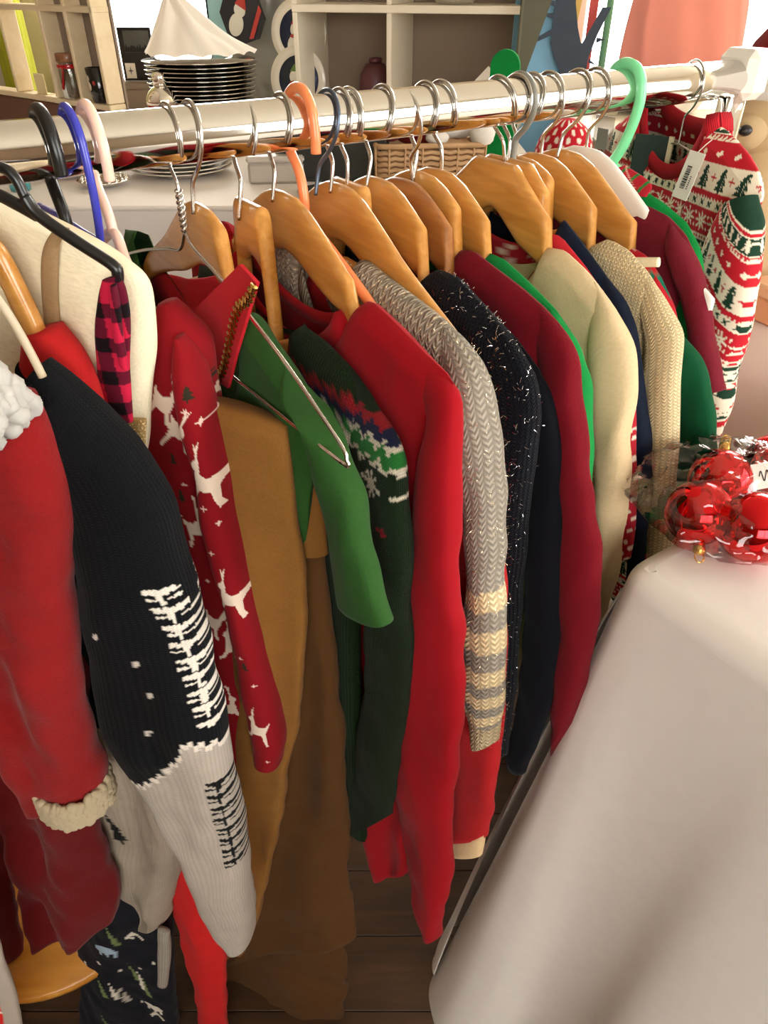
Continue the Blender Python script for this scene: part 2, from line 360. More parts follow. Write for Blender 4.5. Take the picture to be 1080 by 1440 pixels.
def torso(parent, con, side, T, mat, name='body', neck=(.07, .02), colfn=None, nF=46, m=70, fold=.004, pleat=.003, wave=2.5, far=1., collar=None, top_w=.8, wof=0., hem_wave=0., neg=1.):
    """con: near shoulder ridge from neck to tip; side: near side seam from tip to hem; the far half mirrors them"""
    SEED[0] += 1; sd = SEED[0]
    con = np.array(con); side = np.array(side); an, dn = con[0]; ta, td = con[-1]; hem = side[-1, 1]
    q = np.linspace(-1, 1, nF); s = .5 + .5 * np.sign(q) * np.abs(q) ** .8
    s2 = np.r_[s, s[::-1]]; f = np.r_[-np.ones(nF), np.ones(nF)]
    near = lambda d: np.interp(d, side[:, 1], side[:, 0])
    a0 = -ta * far + (ta + ta * far) * s2
    aa = np.where(a0 < 0, -a0 * neg, a0); dip = np.where(f < 0, neck[0], neck[1])
    rid = np.interp(aa, con[:, 0], con[:, 1])
    g = np.clip(1 - (aa / an) ** 2, 0, 1)
    dt = np.where(aa < an, dn + dip * g ** .55, rid)
    v = (np.linspace(0, 1, m) ** 1.5)[:, None]
    D = dt[None] + (hem - dt)[None] * v
    na = near(np.maximum(D, td)); A = -na * far + (na + na * far) * s2[None]
    edge = (1 - np.abs(2 * s2 - 1) ** 7) ** .5
    rise = np.clip((D - dt[None]) / .04, 0, 1) ** .5
    inneck = (aa < an)[None]
    tw = np.where(inneck, .55 + .45 * rise, (top_w + (1 - top_w) * rise) * np.clip((D - dt[None]) / .012, 0, 1) ** .5)
    tw = np.where(inneck, np.minimum(tw, .8 + .8 * g[None] ** .5), tw)
    grow = np.clip((D - td) * 3, 0, 1)
    nz = nz3(A, D, 16, 5, sd); nz2 = nz3(A, D, 45, 22, sd + 50)
    W = wof + f[None] * T * edge[None] * tw * (1 + .25 * nz) + grow * (fold * 2 * nz + pleat * np.sin(A / .09 * PI * wave / 2.5 + sd)) + np.clip(rise, 0, 1) * fold * .5 * nz2
    if hem_wave: D = D + hem_wave * v * np.sin(A * 40 + sd)
    V = np.stack([A, W, -D], -1)
    uv = np.stack([A, D], -1); uv = np.concatenate([uv, uv[:, :1]], 1)
    cc = colfn(A, D, W, D, A) if colfn is not None else None
    o = link(name, gridmesh(V, True, uv, cc), mat, parent)
    if collar:                                             # ribbed neckband standing on the neckline
        ch, cm = collar; idx = [i for i in range(2 * nF) if aa[i] < an * 1.02]
        base = V[0, idx]; k = len(idx)
        prof = [(.0022, -.004), (.0030, ch * .5), (.0015, ch), (-.0005, ch), (-.0012, ch * .5), (-.001, -.004)]
        rows = []
        for ow, up in prof:
            p = base.copy(); sg = f[idx]; p[:, 1] += sg * ow; p[:, 2] += up * .75; p[:, 0] *= 1 - .12 * up / max(ch, 1e-4)
            rows.append(p)
        Vc = np.stack(rows, 0); L_ = np.r_[0, np.cumsum(np.linalg.norm(np.diff(base, axis=0), axis=1))]; L_ = np.r_[L_, L_[-1] + .01]
        uvc = np.stack([np.broadcast_to(L_[None], (len(prof), k + 1)), np.broadcast_to(np.linspace(0, ch * 2, len(prof))[:, None], (len(prof), k + 1))], -1)
        link('collar', gridmesh(Vc, True, uvc, None if colfn is None else np.full((len(prof), k, 3), lin('#b3202a')), closev=True), cm, parent)
    return o
def place(name, label, cat, u=None, yaw=0, org=None, group=None):
    loc = rail_pt(u) if org is None else (org[0], org[1], RZ)
    return thing(name, label, cat, loc, RROT + math.radians(yaw), group)
def drop(con, hem, tuck=.03):
    ta, td = con[-1]
    return [(ta, td), (ta - .008, td + .05), (ta - tuck, td + .14), (ta - tuck + .005, hem)]
def auto_sleeve(con, length=.56, w0=.10, w1=.062, drift=.03):
    ta, td = con[-1]; ln = np.linspace(0, 1, 7)
    out = [(ta + drift * k ** .6, td + .005 + length * k) for k in ln]; inn = [(a - (w0 + (w1 - w0) * k) * min(1, .45 + k * 3), d + .02 * (1 - k)) for (a, d), k in zip(out, ln)]
    return out, inn
def mirror(pts): return [(-a, d) for a, d in pts]
def garment(name, label, cat, u, con, T, mat, sl=None, hem=.62, neck=(.07, .02), collar=None, cuff=None, side=None, yaw=0, colfn=None, scol=None, fold=.004, pleat=.003, swof=-.004, slen=.56, n=40, m=64, smat=None, pleat_s=0., fars=True, **tk):
    g = place(name, label, cat, u, yaw)
    con = [con[0]] + [p for i, p in enumerate(con[1:], 1) if p[0] > con[i-1][0] - .002]
    while len(con) > 2 and con[0][0] < .042: con.pop(0)
    con = np.array(con); con[:, 0] = np.maximum.accumulate(con[:, 0] + np.arange(len(con)) * 1e-5); con = con.tolist()
    o, i = sl if sl else auto_sleeve(con, slen)
    ca_ = np.array(con); ta = ca_[-1, 0]; at = lambda x_: (x_, float(np.interp(x_, ca_[:, 0], ca_[:, 1])))
    span = min(.05, (ta - ca_[0, 0]) * .6); p0, p1 = at(ta - span), at(ta - span * .45)
    i0 = (p0[0] - .001, p0[1] + .012); i1 = ((i0[0] + i[0][0]) / 2, (i0[1] + i[0][1]) / 2)
    o, i = [p0, p1] + list(o), [i0, i1] + list(i)                 # set-in sleeve head over the shoulder
    cut = [c for c in con if c[0] < ta - .014] + [at(ta - .014)]; cut[-1] = (cut[-1][0], cut[-1][1] + .002)
    torso(g, cut, side or drop(cut, hem), T, mat, neck=neck, collar=collar, colfn=colfn, fold=fold, pleat=pleat, **tk)
    sleeve(g, o, i, T * 1.03, smat or mat, colfn=scol, wof=swof, fold=fold, n=n, m=m, pleat=pleat_s, soft=True)
    if cuff:
        e, e2 = np.array(o[-1]), np.array(i[-1]); d0 = np.array([0, cuff[0]])
        sleeve(g, [e - d0 * .15, e + d0 * .5, e + d0], [e2 - d0 * .15, e2 + d0 * .5, e2 + d0], T * .8, cuff[1], 'cuff', wof=swof, fold=.001, m=14, n=n)
    if fars:
        o2, i2 = auto_sleeve(con, slen); sleeve(g, mirror(i2), mirror(o2), T * .9, smat or mat, wof=.0, fold=fold, n=24, m=40, colfn=scol)
    return g

kn = lambda n, c, s=.0028, d=.0007, **k: cloth(n, c, 'knit', s, d, **k)
C_ = dict(
 elf=cloth('green_felt', '#2b5022', 'fleece', depth=.0004), elfred=cloth('red_felt', '#c01a26', 'fleece', depth=.0004), dkgreen=cloth('fair_isle_knit', None, 'knit', .003, .0006),
 red=cloth('red_jersey', '#99101a', depth=.0002, var=.12), grey=kn('grey_lurex_knit', '#a89c8a', .0068, .0016, fleck=('#f5e3b8', .66)), greystripe=cloth('striped_knit', None, 'knit', .0062, .0014),
 pink=cloth('coral_fleece', '#b32225', 'fleece'), cream_cuff=cloth('cream_fleece', '#e2c294', 'fleece'), tinsel=kn('navy_tinsel_knit', '#0f0f17', .0034, .001), navy=cloth('navy_jersey', '#0c0d14', depth=.0003),
 navy2=cloth('dark_teal_fleece', '#121a2a', 'fleece'), dkred=cloth('crimson_fleece', '#6d0e1a', 'fleece'), bright=cloth('bright_green_jersey', '#17823c'), cream=cloth('oatmeal_fleece', '#d3ba92', 'fleece', var=.2),
 cknit=kn('cream_knit', '#e6cfa2', .0036, .0009), burg=cloth('burgundy_fleece', '#6c1a26', 'fleece'), green2=cloth('emerald_felt', '#12823a', 'fleece'), dgreen=cloth('bottle_green_fleece', '#0f4a2c', 'fleece'),
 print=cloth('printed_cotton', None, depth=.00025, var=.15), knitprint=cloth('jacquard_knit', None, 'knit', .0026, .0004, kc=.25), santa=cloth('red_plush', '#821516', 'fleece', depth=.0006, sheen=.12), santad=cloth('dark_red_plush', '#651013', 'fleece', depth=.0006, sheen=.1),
 fur=cloth('white_sherpa', '#fffaf0', 'fleece', depth=.001, sheen=.1, var=.1), mustard=cloth('mustard_fleece', '#855a29', 'fleece'), brown=cloth('brown_fleece', '#55371a', 'fleece'), creamf=cloth('cream_plush', '#ecdfbe', 'fleece'),
 tan=cloth('tan_band', '#9a7c58', 'fleece'), glitter=cloth('gold_glitter_band', '#a08050', fleck=('#f0d9a0', .6)), plaid=cloth('buffalo_plaid', None, depth=.0003), maroon=cloth('maroon_jersey', '#5a1520'),
)
def rgb(c): return np.array(lin(c))
def blank(A, c): return np.broadcast_to(rgb(c), (*A.shape, 3)).copy()
def xf(poly, cx, cy, sx, sy=None, ang=0.):
    sy = sy or sx; ca, sa = math.cos(ang), math.sin(ang)
    return [(cx + ca * x * sx - sa * y * sy, cy + sa * x * sx + ca * y * sy) for x, y in poly]
PINE = [(0, -1), (.32, -.5), (.16, -.5), (.5, 0), (.24, 0), (.66, .62), (.1, .62), (.1, .95), (-.1, .95), (-.1, .62), (-.66, .62), (-.24, 0), (-.5, 0), (-.16, -.5), (-.32, -.5)]
STAR8 = [(math.sin(i * PI / 8) * (1 if i % 2 == 0 else .38), -math.cos(i * PI / 8) * (1 if i % 2 == 0 else .38)) for i in range(16)]
STAR4 = [(math.sin(i * PI / 4) * (1 if i % 2 == 0 else .3), -math.cos(i * PI / 4) * (1 if i % 2 == 0 else .3)) for i in range(8)]
DEER = [(-.72, -.42), (-.5, -.58), (-.62, -.8), (-.74, -1), (-.58, -.86), (-.5, -1.05), (-.48, -.82), (-.42, -.6), (-.34, -.5), (-.22, -.2), (.1, -.12), (.5, -.2), (.66, -.38), (.64, -.1), (.62, .1), (.8, .4), (1, .62), (.9, .68), (.62, .44), (.4, .22), (.1, .26), (-.15, .28), (-.3, .52), (-.6, .62), (-.62, .5), (-.42, .42), (-.38, .2), (-.46, 0), (-.5, -.25), (-.7, -.32)]
BEAR = [(-.9, .1), (-.75, -.15), (-.3, -.3), (.5, -.35), (.85, -.1), (.85, .5), (.62, .5), (.58, .18), (.3, .2), (.3, .5), (.05, .5), (0, .2), (-.3, .2), (-.35, .5), (-.6, .5), (-.55, .2), (-.8, .22)]
def paint(cc, A, D, shapes):
    for poly, c in shapes:
        P = np.array(poly); bb = (A > P[:, 0].min()) & (A < P[:, 0].max()) & (D > P[:, 1].min()) & (D < P[:, 1].max())
        if bb.any(): cc[bb & pip(poly, A, D)] = rgb(c)
    return cc

# ================= garments along the rail, from the far right end to the near left end
# ---- fair isle pyjama top facing the room
HOL = '#1d3a2a'; PR = '#b8202c'; PC = '#e8dcc4'
def nordic(A, D, W, V, X, off=0.):
    A = A * 1.45; D = .069 + (D - .059) * 1.45
    q = .0011
    A = np.round(A / q) * q; D = np.round(D / q) * q
    cc = blank(A, PR); Dm = np.where(D > .206, (D - .206) % .137 + .069, D)
    def band(d0, d1): return (Dm >= d0) & (Dm < d1)
    def s(b, c): cc[b] = rgb(c)
    x = A
    def holly(d0, d1, bg, fg, per=.017):
        b = band(d0, d1); s(b, bg); p = (x / per) % 1 - .5; y = (Dm - (d0 + d1) / 2) / ((d1 - d0) / 2)
        s(b & ((np.abs(p - .18 * y) < .14 * (1 - y * y)) | (np.abs(p + .3 * y) < .1 * (1 - y * y))), fg)
    def zig(d0, d1, bg, fg, per=.006):
        b = band(d0, d1); s(b, bg); p = np.abs((x / per) % 1 - .5) * 2; s(b & (p > (Dm - d0) / (d1 - d0)), fg)
    def stars(d0, d1):
        s(band(d0, d1), PR); p = (x / .026 + .5) % 1 - .5; y = (Dm - (d0 + d1) / 2) / .0055; s(band(d0, d1) & (np.abs(p) * 4.3 + np.abs(y) < .8), PC)
    s(band(-.1, .004), HOL); s(band(.004, .007), PC); s(band(.007, .012), PR); s(band(.012, .014), PC); holly(.014, .032, HOL, PC); s(band(.032, .034), PC); zig(.034, .040, PC, PR)
    stars(.042, .066); s(band(.066, .100), PC)
    b = band(.068, .100); per = .034; p = ((x / per) % 1 - .5) * per; yy = (Dm - .0685) / .0305
    tier = (yy * 3.0) % 1; wd = (.003 + .0085 * yy) * (.55 + .5 * tier); s(b & (yy > 0) & (yy < .92) & (np.abs(p) < wd), HOL); s(b & (yy >= .92) & (np.abs(p) < .0016), HOL)
    s(b & (yy > .1) & (yy < .9) & (np.abs(p) < wd * .7) & (np.sin(x * 2400) * np.sin(Dm * 1900) > .78), PC)
    p2 = ((x / per + .5) % 1 - .5) * per; y2 = Dm - .082; s(b & (np.minimum(np.abs(p2), np.abs(y2)) < .0013) & (np.maximum(np.abs(p2), np.abs(y2)) < .0052), PR)
    s(band(.100, .1055), PR); zig(.1055, .110, PC, PR); holly(.110, .120, PC, HOL); s(band(.120, .122), PC)
    b = band(.122, .156); s(b, PR); per = .030; p = ((x / per) % 1 - .5) * per; y = Dm - .139
    r_ = np.hypot(p, y); an = np.arctan2(y, p); s(b & (r_ < .0045 + .0095 * np.abs(np.cos(an * 4)) ** 3) & (r_ > .0014), PC)
    p3 = ((x / per + .5) % 1 - .5) * per; s(b & (np.abs(p3) + np.abs(np.abs(y) - .008) < .0025), PC)
    s(band(.156, .163), PC); s(band(.1583, .1607) & ((x / .006) % 1 < .5), PR)
    b = band(.163, .182); s(b, HOL); per = .017; p = ((x / per) % 1 - .5) * per; y = Dm - .1725; s(b & (np.hypot(p, y) < .0035 + .0045 * np.abs(np.cos(np.arctan2(y, p) * 2.5)) ** 2) & (np.hypot(p, y) > .0016), PC)
    s(band(.182, .184), PC); zig(.184, .190, PC, PR); holly(.191, .204, HOL, PC); s(band(.204, .206), PC)
    return cc
pj_con = [(.062, .03), (.085, .036), (.11, .045), (.13, .056), (.145, .075)]
g = place('fair_isle_jumper', 'red, white and green fair isle jumper with pine trees at the right rail end', 'jumper', .648, -20)
torso(g, pj_con, [(.145, .075), (.135, .11), (.12, .18), (.12, .60)], .02, C_['print'], neck=(.055, .012), colfn=nordic, collar=(.016, cloth('red_rib', '#b3202a', 'rib', .002, .0005)), nF=230, m=520, fold=.004, pleat=.006, top_w=.5)
pso = [(.146, .072), (.166, .10), (.182, .16), (.19, .24), (.192, .34), (.188, .44), (.182, .50)]; psi = [(.118, .088), (.112, .13), (.110, .20), (.116, .28), (.122, .36), (.128, .44), (.132, .50)]
def nordic_sleeve(A, D, W, V, X): return nordic(V * .25 + X * .04 + A * .3, V * .9 + X * -.032 + .02, W, V, X)
sleeve(g, pso, psi, .022, C_['print'], colfn=nordic_sleeve, n=110, m=340, wof=-.012, fold=.005)
sleeve(g, mirror(psi), mirror(pso), .02, C_['print'], colfn=nordic_sleeve, n=40, m=120)
tg = thing('price_tag', 'white paper price tag with a barcode pinned below the fair isle pyjama neckline', 'price tag')
tag_loc = (0.2942, 0.7696, 1.2428); tg.location = tag_loc; tg.rotation_euler = (math.radians(-14), 0, RROT + math.radians(-16))
link('tag_card', box_mesh(.0235, .0008, .0425, .0003), M['card'], tg)
bars = [box_mesh(.0012 + .0008 * (i % 3), .0004, .0004, 0) for i in range(2)]
bars = []
z = -.012
for i in range(17):
    hgt = random.choice((.0005, .0008, .0012)); z += hgt / 2; bars.append(box_mesh(.0065, .0003, hgt, 0, (-.002, -.0006, z))); z += hgt / 2 + random.choice((.0003, .0006))
for i in range(7): bars.append(box_mesh(.0016, .0003, .0008, 0, (.005, -.0006, -.011 + i * .0018)))
link('barcode', join_mesh(bars), M['ink'], tg)
link('string', tube_mesh([(0, 0, .021), (.001, .004, .028), (.0, .010, .034)], .0005, 6, 12), M['white_plastic'], tg)
rod_hanger('wire_hanger', 'thin steel wire hanger inside the fair isle pyjama top at the right end', .648, [('hook', [(a, -zz) for a, zz in hook_path(.05, True)]), ('frame', [(0, .055), (.05, .062), (.12, .075), (.128, .085), (.06, .10), (-.06, .10), (-.128, .085), (-.12, .075), (-.05, .062), (0, .055)])], M['wire'], .0012, -20)

# ---- emerald elf tunic with red plaid collar, on mint hanger
G24 = [(0.0086, 0.0753), (0.042, 0.0772), (0.0739, 0.0858), (0.1027, 0.0969), (0.1226, 0.1166), (0.1374, 0.1401)]
g = garment('elf_tunic', 'emerald green elf tunic with a red plaid collar flap, hanging from the mint plastic hook', 'tunic', .545, G24, .011, C_['green2'], hem=.5, slen=.30)
def plaid_collar(A, D, W, V, X):
    cc = blank(A, '#b02430'); s_ = ((A * 1.2 + D) / .02) % 1; cc[(s_ < .22)] = rgb('#2c7a3c'); cc[(((A - D) / .026) % 1 < .06)] = rgb('#d8a090'); return cc
cf = [(0.0311, 0.0581), (0.0643, 0.0686), (0.0455, 0.0807), (0.0237, 0.0783)]
sleeve(g, [cf[0], cf[1], (cf[1][0] - .002, cf[1][1] + .012)], [(cf[0][0] - .02, cf[0][1] + .01), cf[3], cf[2]], .004, C_['print'], 'collar_flap', plaid_collar, wof=-.013, m=60, n=60, fold=.001)
cuff24 = [(0.1458, 0.1452), (0.1592, 0.1544), (0.163, 0.1667), (0.1567, 0.1708)]
rod_hanger('plastic_hanger', 'translucent mint green plastic hanger with a broad hook over the rail', .548,
  [('hook', [(-.019, -.002), (-.013, -.0165), (0, -.0215), (.014, -.0165), (.0215, -.001), (.020, .02), (.012, .045), (.002, .062), (0, .07)]), ('arms', [(-.17, .135), (-.10, .10), (-.03, .075), (0, .066), (.03, .078), (.06, .10)])], M['mint_plastic'], .0052)

# ---- burgundy sweatshirt on a white plastic hanger
G23 = [(0.0606, 0.0888), (0.078, 0.0822), (0.103, 0.0863), (0.1253, 0.0973), (0.1412, 0.1131), (0.1557, 0.1292)]
S23 = [(0.1557, 0.1292), (0.1733, 0.158), (0.1887, 0.186), (0.2031, 0.2152)]
I23 = [(0.1345, 0.1392), (0.1505, 0.1674), (0.1721, 0.2012), (0.1897, 0.2212)]
garment('sweatshirt', 'plain burgundy sweatshirt on the white plastic hanger near the right end of the rail', 'sweatshirt', .514, G23, .012, C_['burg'], sl=(S23, I23), hem=.55, neck=(.03, .02))
wh = thing('plastic_hanger', 'broad white plastic hanger under the burgundy sweatshirt', 'hanger', rail_pt(.510), RROT)
link('body', hanger_body(.17, th=.005, clamp=np.array([[.085, .2], [.088, .15]])), M['white_plastic'], wh); add_hook(wh, .045, True, M['wire'])

# ---- red and bottle green elf top with white trims
G22 = [(0.093, 0.1107), (0.1117, 0.1142), (0.1312, 0.128), (0.1523, 0.1486), (0.1668, 0.1647)]
S22 = [(0.1668, 0.1647), (0.1896, 0.1817), (0.2093, 0.2078), (0.224, 0.2364), (0.2355, 0.2638), (0.2436, 0.3018)]
I22 = [(0.147, 0.1822), (0.1648, 0.2033), (0.1807, 0.2399), (0.1942, 0.2791), (0.2042, 0.314), (0.2146, 0.3504)]
def elf22(A, D, W, V, X):
    cc = blank(A, '#0f4a2c'); cc[D < .165] = rgb('#a81c26'); return cc
def elf22b(A, D, W, V, X):
    cc = blank(A, '#b01c28'); cc[(D > .125)] = rgb('#1b6a52'); cc[(A > .06) & (D > .1) & (D < .112)] = rgb('#e8dcc8'); return cc
garment('christmas_top', 'red topped bottle green sweater between the cream knit and the burgundy sweatshirt', 'sweater', .484, G22, .012, C_['print'], sl=(S22, I22), hem=.6, colfn=elf22b, scol=elf22, n=60, m=120)
wood_hanger(.484, 'wooden hanger holding the red and bottle green elf sweater', .19, clamp=np.array(G22).T, front=True)
bt = [(0.1104, 0.1133), (0.1358, 0.1069), (0.138, 0.1147), (0.1125, 0.1215)]
sleeve(g := place('rolled_trim', 'small white rolled trim on the red elf sweater shoulder', 'trim', .484), [bt[0], bt[1]], [bt[3], bt[2]], .003, C_['creamf'], 'band', wof=-.015, m=20, n=20, fold=.0005)

# ---- cream knit sweater
G21 = [(0.0756, 0.1097), (0.0931, 0.0988), (0.1165, 0.1029), (0.1413, 0.1157), (0.1664, 0.1345), (0.183, 0.1495)]
S21 = [(0.183, 0.1495), (0.1909, 0.1669), (0.2016, 0.2089), (0.2141, 0.2601), (0.2261, 0.3157), (0.2383, 0.3761), (0.2523, 0.4409)]
I21 = [(0.1602, 0.1765), (0.1663, 0.2082), (0.1786, 0.2458), (0.1953, 0.2989), (0.2068, 0.3419), (0.2188, 0.3871), (0.2374, 0.4499)]
garment('knit_sweater', 'cream knitted sweater with an openwork shoulder, right of the narrow navy sweater', 'sweater', .452, G21, .0125, C_['cknit'], sl=(S21, I21), hem=.62, neck=(.04, .02), fold=.003)
wood_hanger(.452, 'wooden hanger carrying the cream knitted sweater', .18, clamp=np.array(G21).T, front=True)

# ---- navy fleece
G20 = [(0.0403, 0.0936), (0.0611, 0.0867), (0.0853, 0.1005), (0.1167, 0.1198), (0.1443, 0.1364), (0.1615, 0.1526)]
S20 = [(0.1615, 0.1526), (0.174, 0.1801), (0.1888, 0.2213), (0.2046, 0.2716), (0.2179, 0.3273), (0.2315, 0.3876)]
I20 = [(0.1542, 0.1795), (0.167, 0.2151), (0.1804, 0.2521), (0.1964, 0.3052), (0.2074, 0.3484), (0.221, 0.4016)]
garment('fleece_pullover', 'narrow dark navy fleece between the oatmeal and the cream knit sweaters', 'fleece', .428, G20, .010, C_['navy2'], sl=(S20, I20), hem=.62)
wood_hanger(.428, 'wooden hanger with the narrow navy fleece, beside a grey plastic arm', .185, clamp=np.array(G20).T)
rod_hanger('plastic_hanger', 'grey plastic hanger arm curving down between the wooden hangers into the navy fleece', .418,
  [('hook', [(a, -zz) for a, zz in hook_path(.05, True)]), ('arms', [(-.15, .13), (-.08, .095), (-.02, .07), (0, .054), (.02, .062), (.05, .10), (.09, .13), (.13, .145)])], M['grey_plastic'], .003)
# ---- red patterned garment seen as a sliver
G19b = [(0.0527, 0.0968), (0.0725, 0.0953), (0.1055, 0.1125), (0.143, 0.137), (0.1664, 0.1602)]
def fleckred(A, D, W, V, X):
    cc = blank(A, '#a5202c'); cc[(np.sin(A * 700) * np.sin(D * 500) > .45)] = rgb('#e0d0bd'); cc[D < .12] = rgb('#c02a34'); return cc
S19 = [(0.1664, 0.1602), (0.1848, 0.2052), (0.1993, 0.2547), (0.2118, 0.309), (0.2185, 0.3546)]
I19 = [(0.1602, 0.1753), (0.1693, 0.2119), (0.1821, 0.2635), (0.1958, 0.3187), (0.1991, 0.3679)]
garment('patterned_sweater', 'red and white patterned sweater showing only a thin strip beside the oatmeal sweater', 'sweater', .414, G19b, .007, C_['print'], sl=(S19, I19), hem=.55, colfn=fleckred, scol=fleckred, n=60, m=150)

# ---- oatmeal sweater on flat topped hanger
G19 = [(0.0754, 0.1017), (0.0936, 0.0996), (0.12, 0.1093), (0.1484, 0.1249), (0.1696, 0.1384), (0.1812, 0.1549)]
S19a = [(0.1812, 0.1549), (0.1911, 0.1849), (0.2019, 0.2268), (0.2115, 0.2795), (0.2166, 0.3319), (0.2175, 0.3922), (0.217, 0.4605)]
I19a = [(0.1467, 0.1748), (0.158, 0.2104), (0.1698, 0.2474), (0.1854, 0.3), (0.1992, 0.3406), (0.2041, 0.3809), (0.2051, 0.4468)]
garment('sweater', 'oatmeal cream sweater with a plain neckband, on the flat topped hanger in the right half', 'sweater', .398, G19, .0135, C_['cream'], sl=(S19a, I19a), hem=.6, neck=(.06, .03), fold=.005, pleat=.004)
wood_hanger(.398, 'flat topped wooden hanger holding the oatmeal sweater', .19, True, clamp=np.array(G19).T)
wood_hanger(.414, 'second flat topped wooden hanger pressed behind the oatmeal sweater hanger', .18, True, clamp=np.array(G19b).T)
lb = thing('size_label', 'small black woven label inside the oatmeal sweater neck', 'label', (*rail_pt(.397)[:2], RZ), RROT)
link('woven_label', box_mesh(.035, .001, .02, .0003, (-.03, .002, -.118)), M['ink'], lb)

# ---- bright green and crimson
G18 = [(0.0667, 0.0968), (0.088, 0.0972), (0.1171, 0.1064), (0.151, 0.1189), (0.174, 0.1328), (0.1914, 0.1523)]
S18 = [(0.1931, 0.1511), (0.2038, 0.1733), (0.2154, 0.2181), (0.225, 0.2676), (0.2312, 0.324)]
I18 = [(0.1777, 0.166), (0.1896, 0.2047), (0.2013, 0.2529), (0.2095, 0.2919), (0.2152, 0.3354)]
garment('jersey_top', 'bright green jersey top showing as a narrow band right of the crimson sweater', 'top', .335, G18, .009, C_['bright'], sl=(S18, I18), hem=.6)
wood_hanger(.335, 'wooden hanger of the bright green jersey top', .18, clamp=np.array(G18).T)
G17 = [(0.0523, 0.0964), (0.072, 0.0915), (0.0973, 0.0975), (0.1313, 0.1048), (0.1596, 0.1127), (0.1819, 0.1218), (0.196, 0.1377)]
S17 = [(0.196, 0.1377), (0.208, 0.1672), (0.2212, 0.1974), (0.24, 0.2389), (0.2575, 0.2764), (0.2656, 0.323), (0.2692, 0.3863), (0.2655, 0.4757)]
I17 = [(0.1714, 0.163), (0.1897, 0.1981), (0.2042, 0.2434), (0.2173, 0.293), (0.2299, 0.3472), (0.2397, 0.409), (0.2467, 0.4913), (0.2514, 0.5413)]
garment('sweater', 'dark crimson fleece sweater right of the two navy ones', 'sweater', .316, G17, .0125, C_['dkred'], sl=(S17, I17), hem=.66, neck=(.05, .03), fold=.005)
wood_hanger(.316, 'wooden hanger of the dark crimson sweater', .2, clamp=np.array(G17).T)

# ---- navy plain and navy tinsel
G16 = [(0.0624, 0.1159), (0.0854, 0.1141), (0.1172, 0.1247), (0.152, 0.1378), (0.1792, 0.1519), (0.1959, 0.1684)]
S16 = [(0.1959, 0.1684), (0.2094, 0.1987), (0.2217, 0.2441), (0.2362, 0.3068), (0.2463, 0.3806), (0.2469, 0.475), (0.2354, 0.5774)]
I16 = [(0.1684, 0.1973), (0.1793, 0.2382), (0.1921, 0.2881), (0.2034, 0.3435), (0.2083, 0.4098), (0.2095, 0.5094), (0.2046, 0.5844)]
garment('sweater', 'plain black navy sweater between the tinsel jumper and the crimson sweater', 'sweater', .300, G16, .0115, C_['navy'], sl=(S16, I16), hem=.72, slen=.65)
wood_hanger(.300, 'darker wooden hanger set low behind the tinsel jumper hanger', .19, dark=True, front=True, neck=.058, dz=.004, clamp=np.array(G16).T)
G15 = [(0.0644, 0.1101), (0.0803, 0.0968), (0.105, 0.0961), (0.1354, 0.1077), (0.1643, 0.1183), (0.1845, 0.1273), (0.1956, 0.141)]
S15 = [(0.1956, 0.141), (0.2047, 0.1595), (0.2086, 0.2021), (0.2098, 0.2538), (0.2127, 0.3102), (0.2167, 0.3724), (0.2229, 0.4402), (0.2238, 0.5455)]
I15 = [(0.1539, 0.1647), (0.1625, 0.1977), (0.1691, 0.2474), (0.1738, 0.3032), (0.1798, 0.364), (0.1862, 0.4127), (0.1954, 0.4834), (0.1956, 0.5732)]
g15 = garment('tinsel_jumper', 'navy jumper flecked with silver tinsel threads, in the middle of the rail', 'jumper', .274, G15, .0145, C_['tinsel'], sl=(S15, I15), hem=.68, neck=(.05, .03), fold=.004, slen=.6)
def strands(parent, objs, count, length, wid, mat, name, zmax=9., curl=.6, pick=None):
    v, f = [], []
    src = []
    for o in objs:
        me = o.data; nv = len(me.vertices); co = np.empty(nv * 3); me.vertices.foreach_get('co', co); no = np.empty(nv * 3); me.vertex_normals.foreach_get('vector', no)
        co = co.reshape(-1, 3); no = no.reshape(-1, 3); ok = (co[:, 2] > -zmax) & (co[:, 1] < .03)
        src.append(np.hstack([co[ok], no[ok]]))
    S = np.vstack(src); ids = rng.integers(0, len(S), count)
    for i in ids:
        p = S[i, :3] + rng.normal(0, .0015, 3) * np.array([1, .3, 1]); nn = S[i, 3:]
        p = p + nn * .0006
        t = rng.normal(0, 1, 3); t -= nn * t.dot(nn) * .5; t /= np.linalg.norm(t) + 1e-9; L_ = length * rng.uniform(.4, 1.2); side = np.cross(t, nn); side /= np.linalg.norm(side) + 1e-9
        bend = nn * L_ * curl * .5; k = len(v)
        for q, (s_, b_) in enumerate(((0, 0), (.5, 1), (1, .4))):
            c = p + t * L_ * s_ + bend * b_; v += [c - side * wid, c + side * wid]
        f += [[k, k + 1, k + 3, k + 2], [k + 2, k + 3, k + 5, k + 4]]
    return tag(link(name, pydata(v, f), mat, parent), kind='stuff')
strands(g15, [o for o in g15.children if o.name.startswith(('body', 'sleeve'))], 5200, .0034, .00015, plain('silver_tinsel', (.85, .85, .9), .2, 1.), 'tinsel', .62)
wood_hanger(.274, 'wooden hanger with the navy tinsel jumper, in the middle of the rail', .2, clamp=np.array(G15).T)

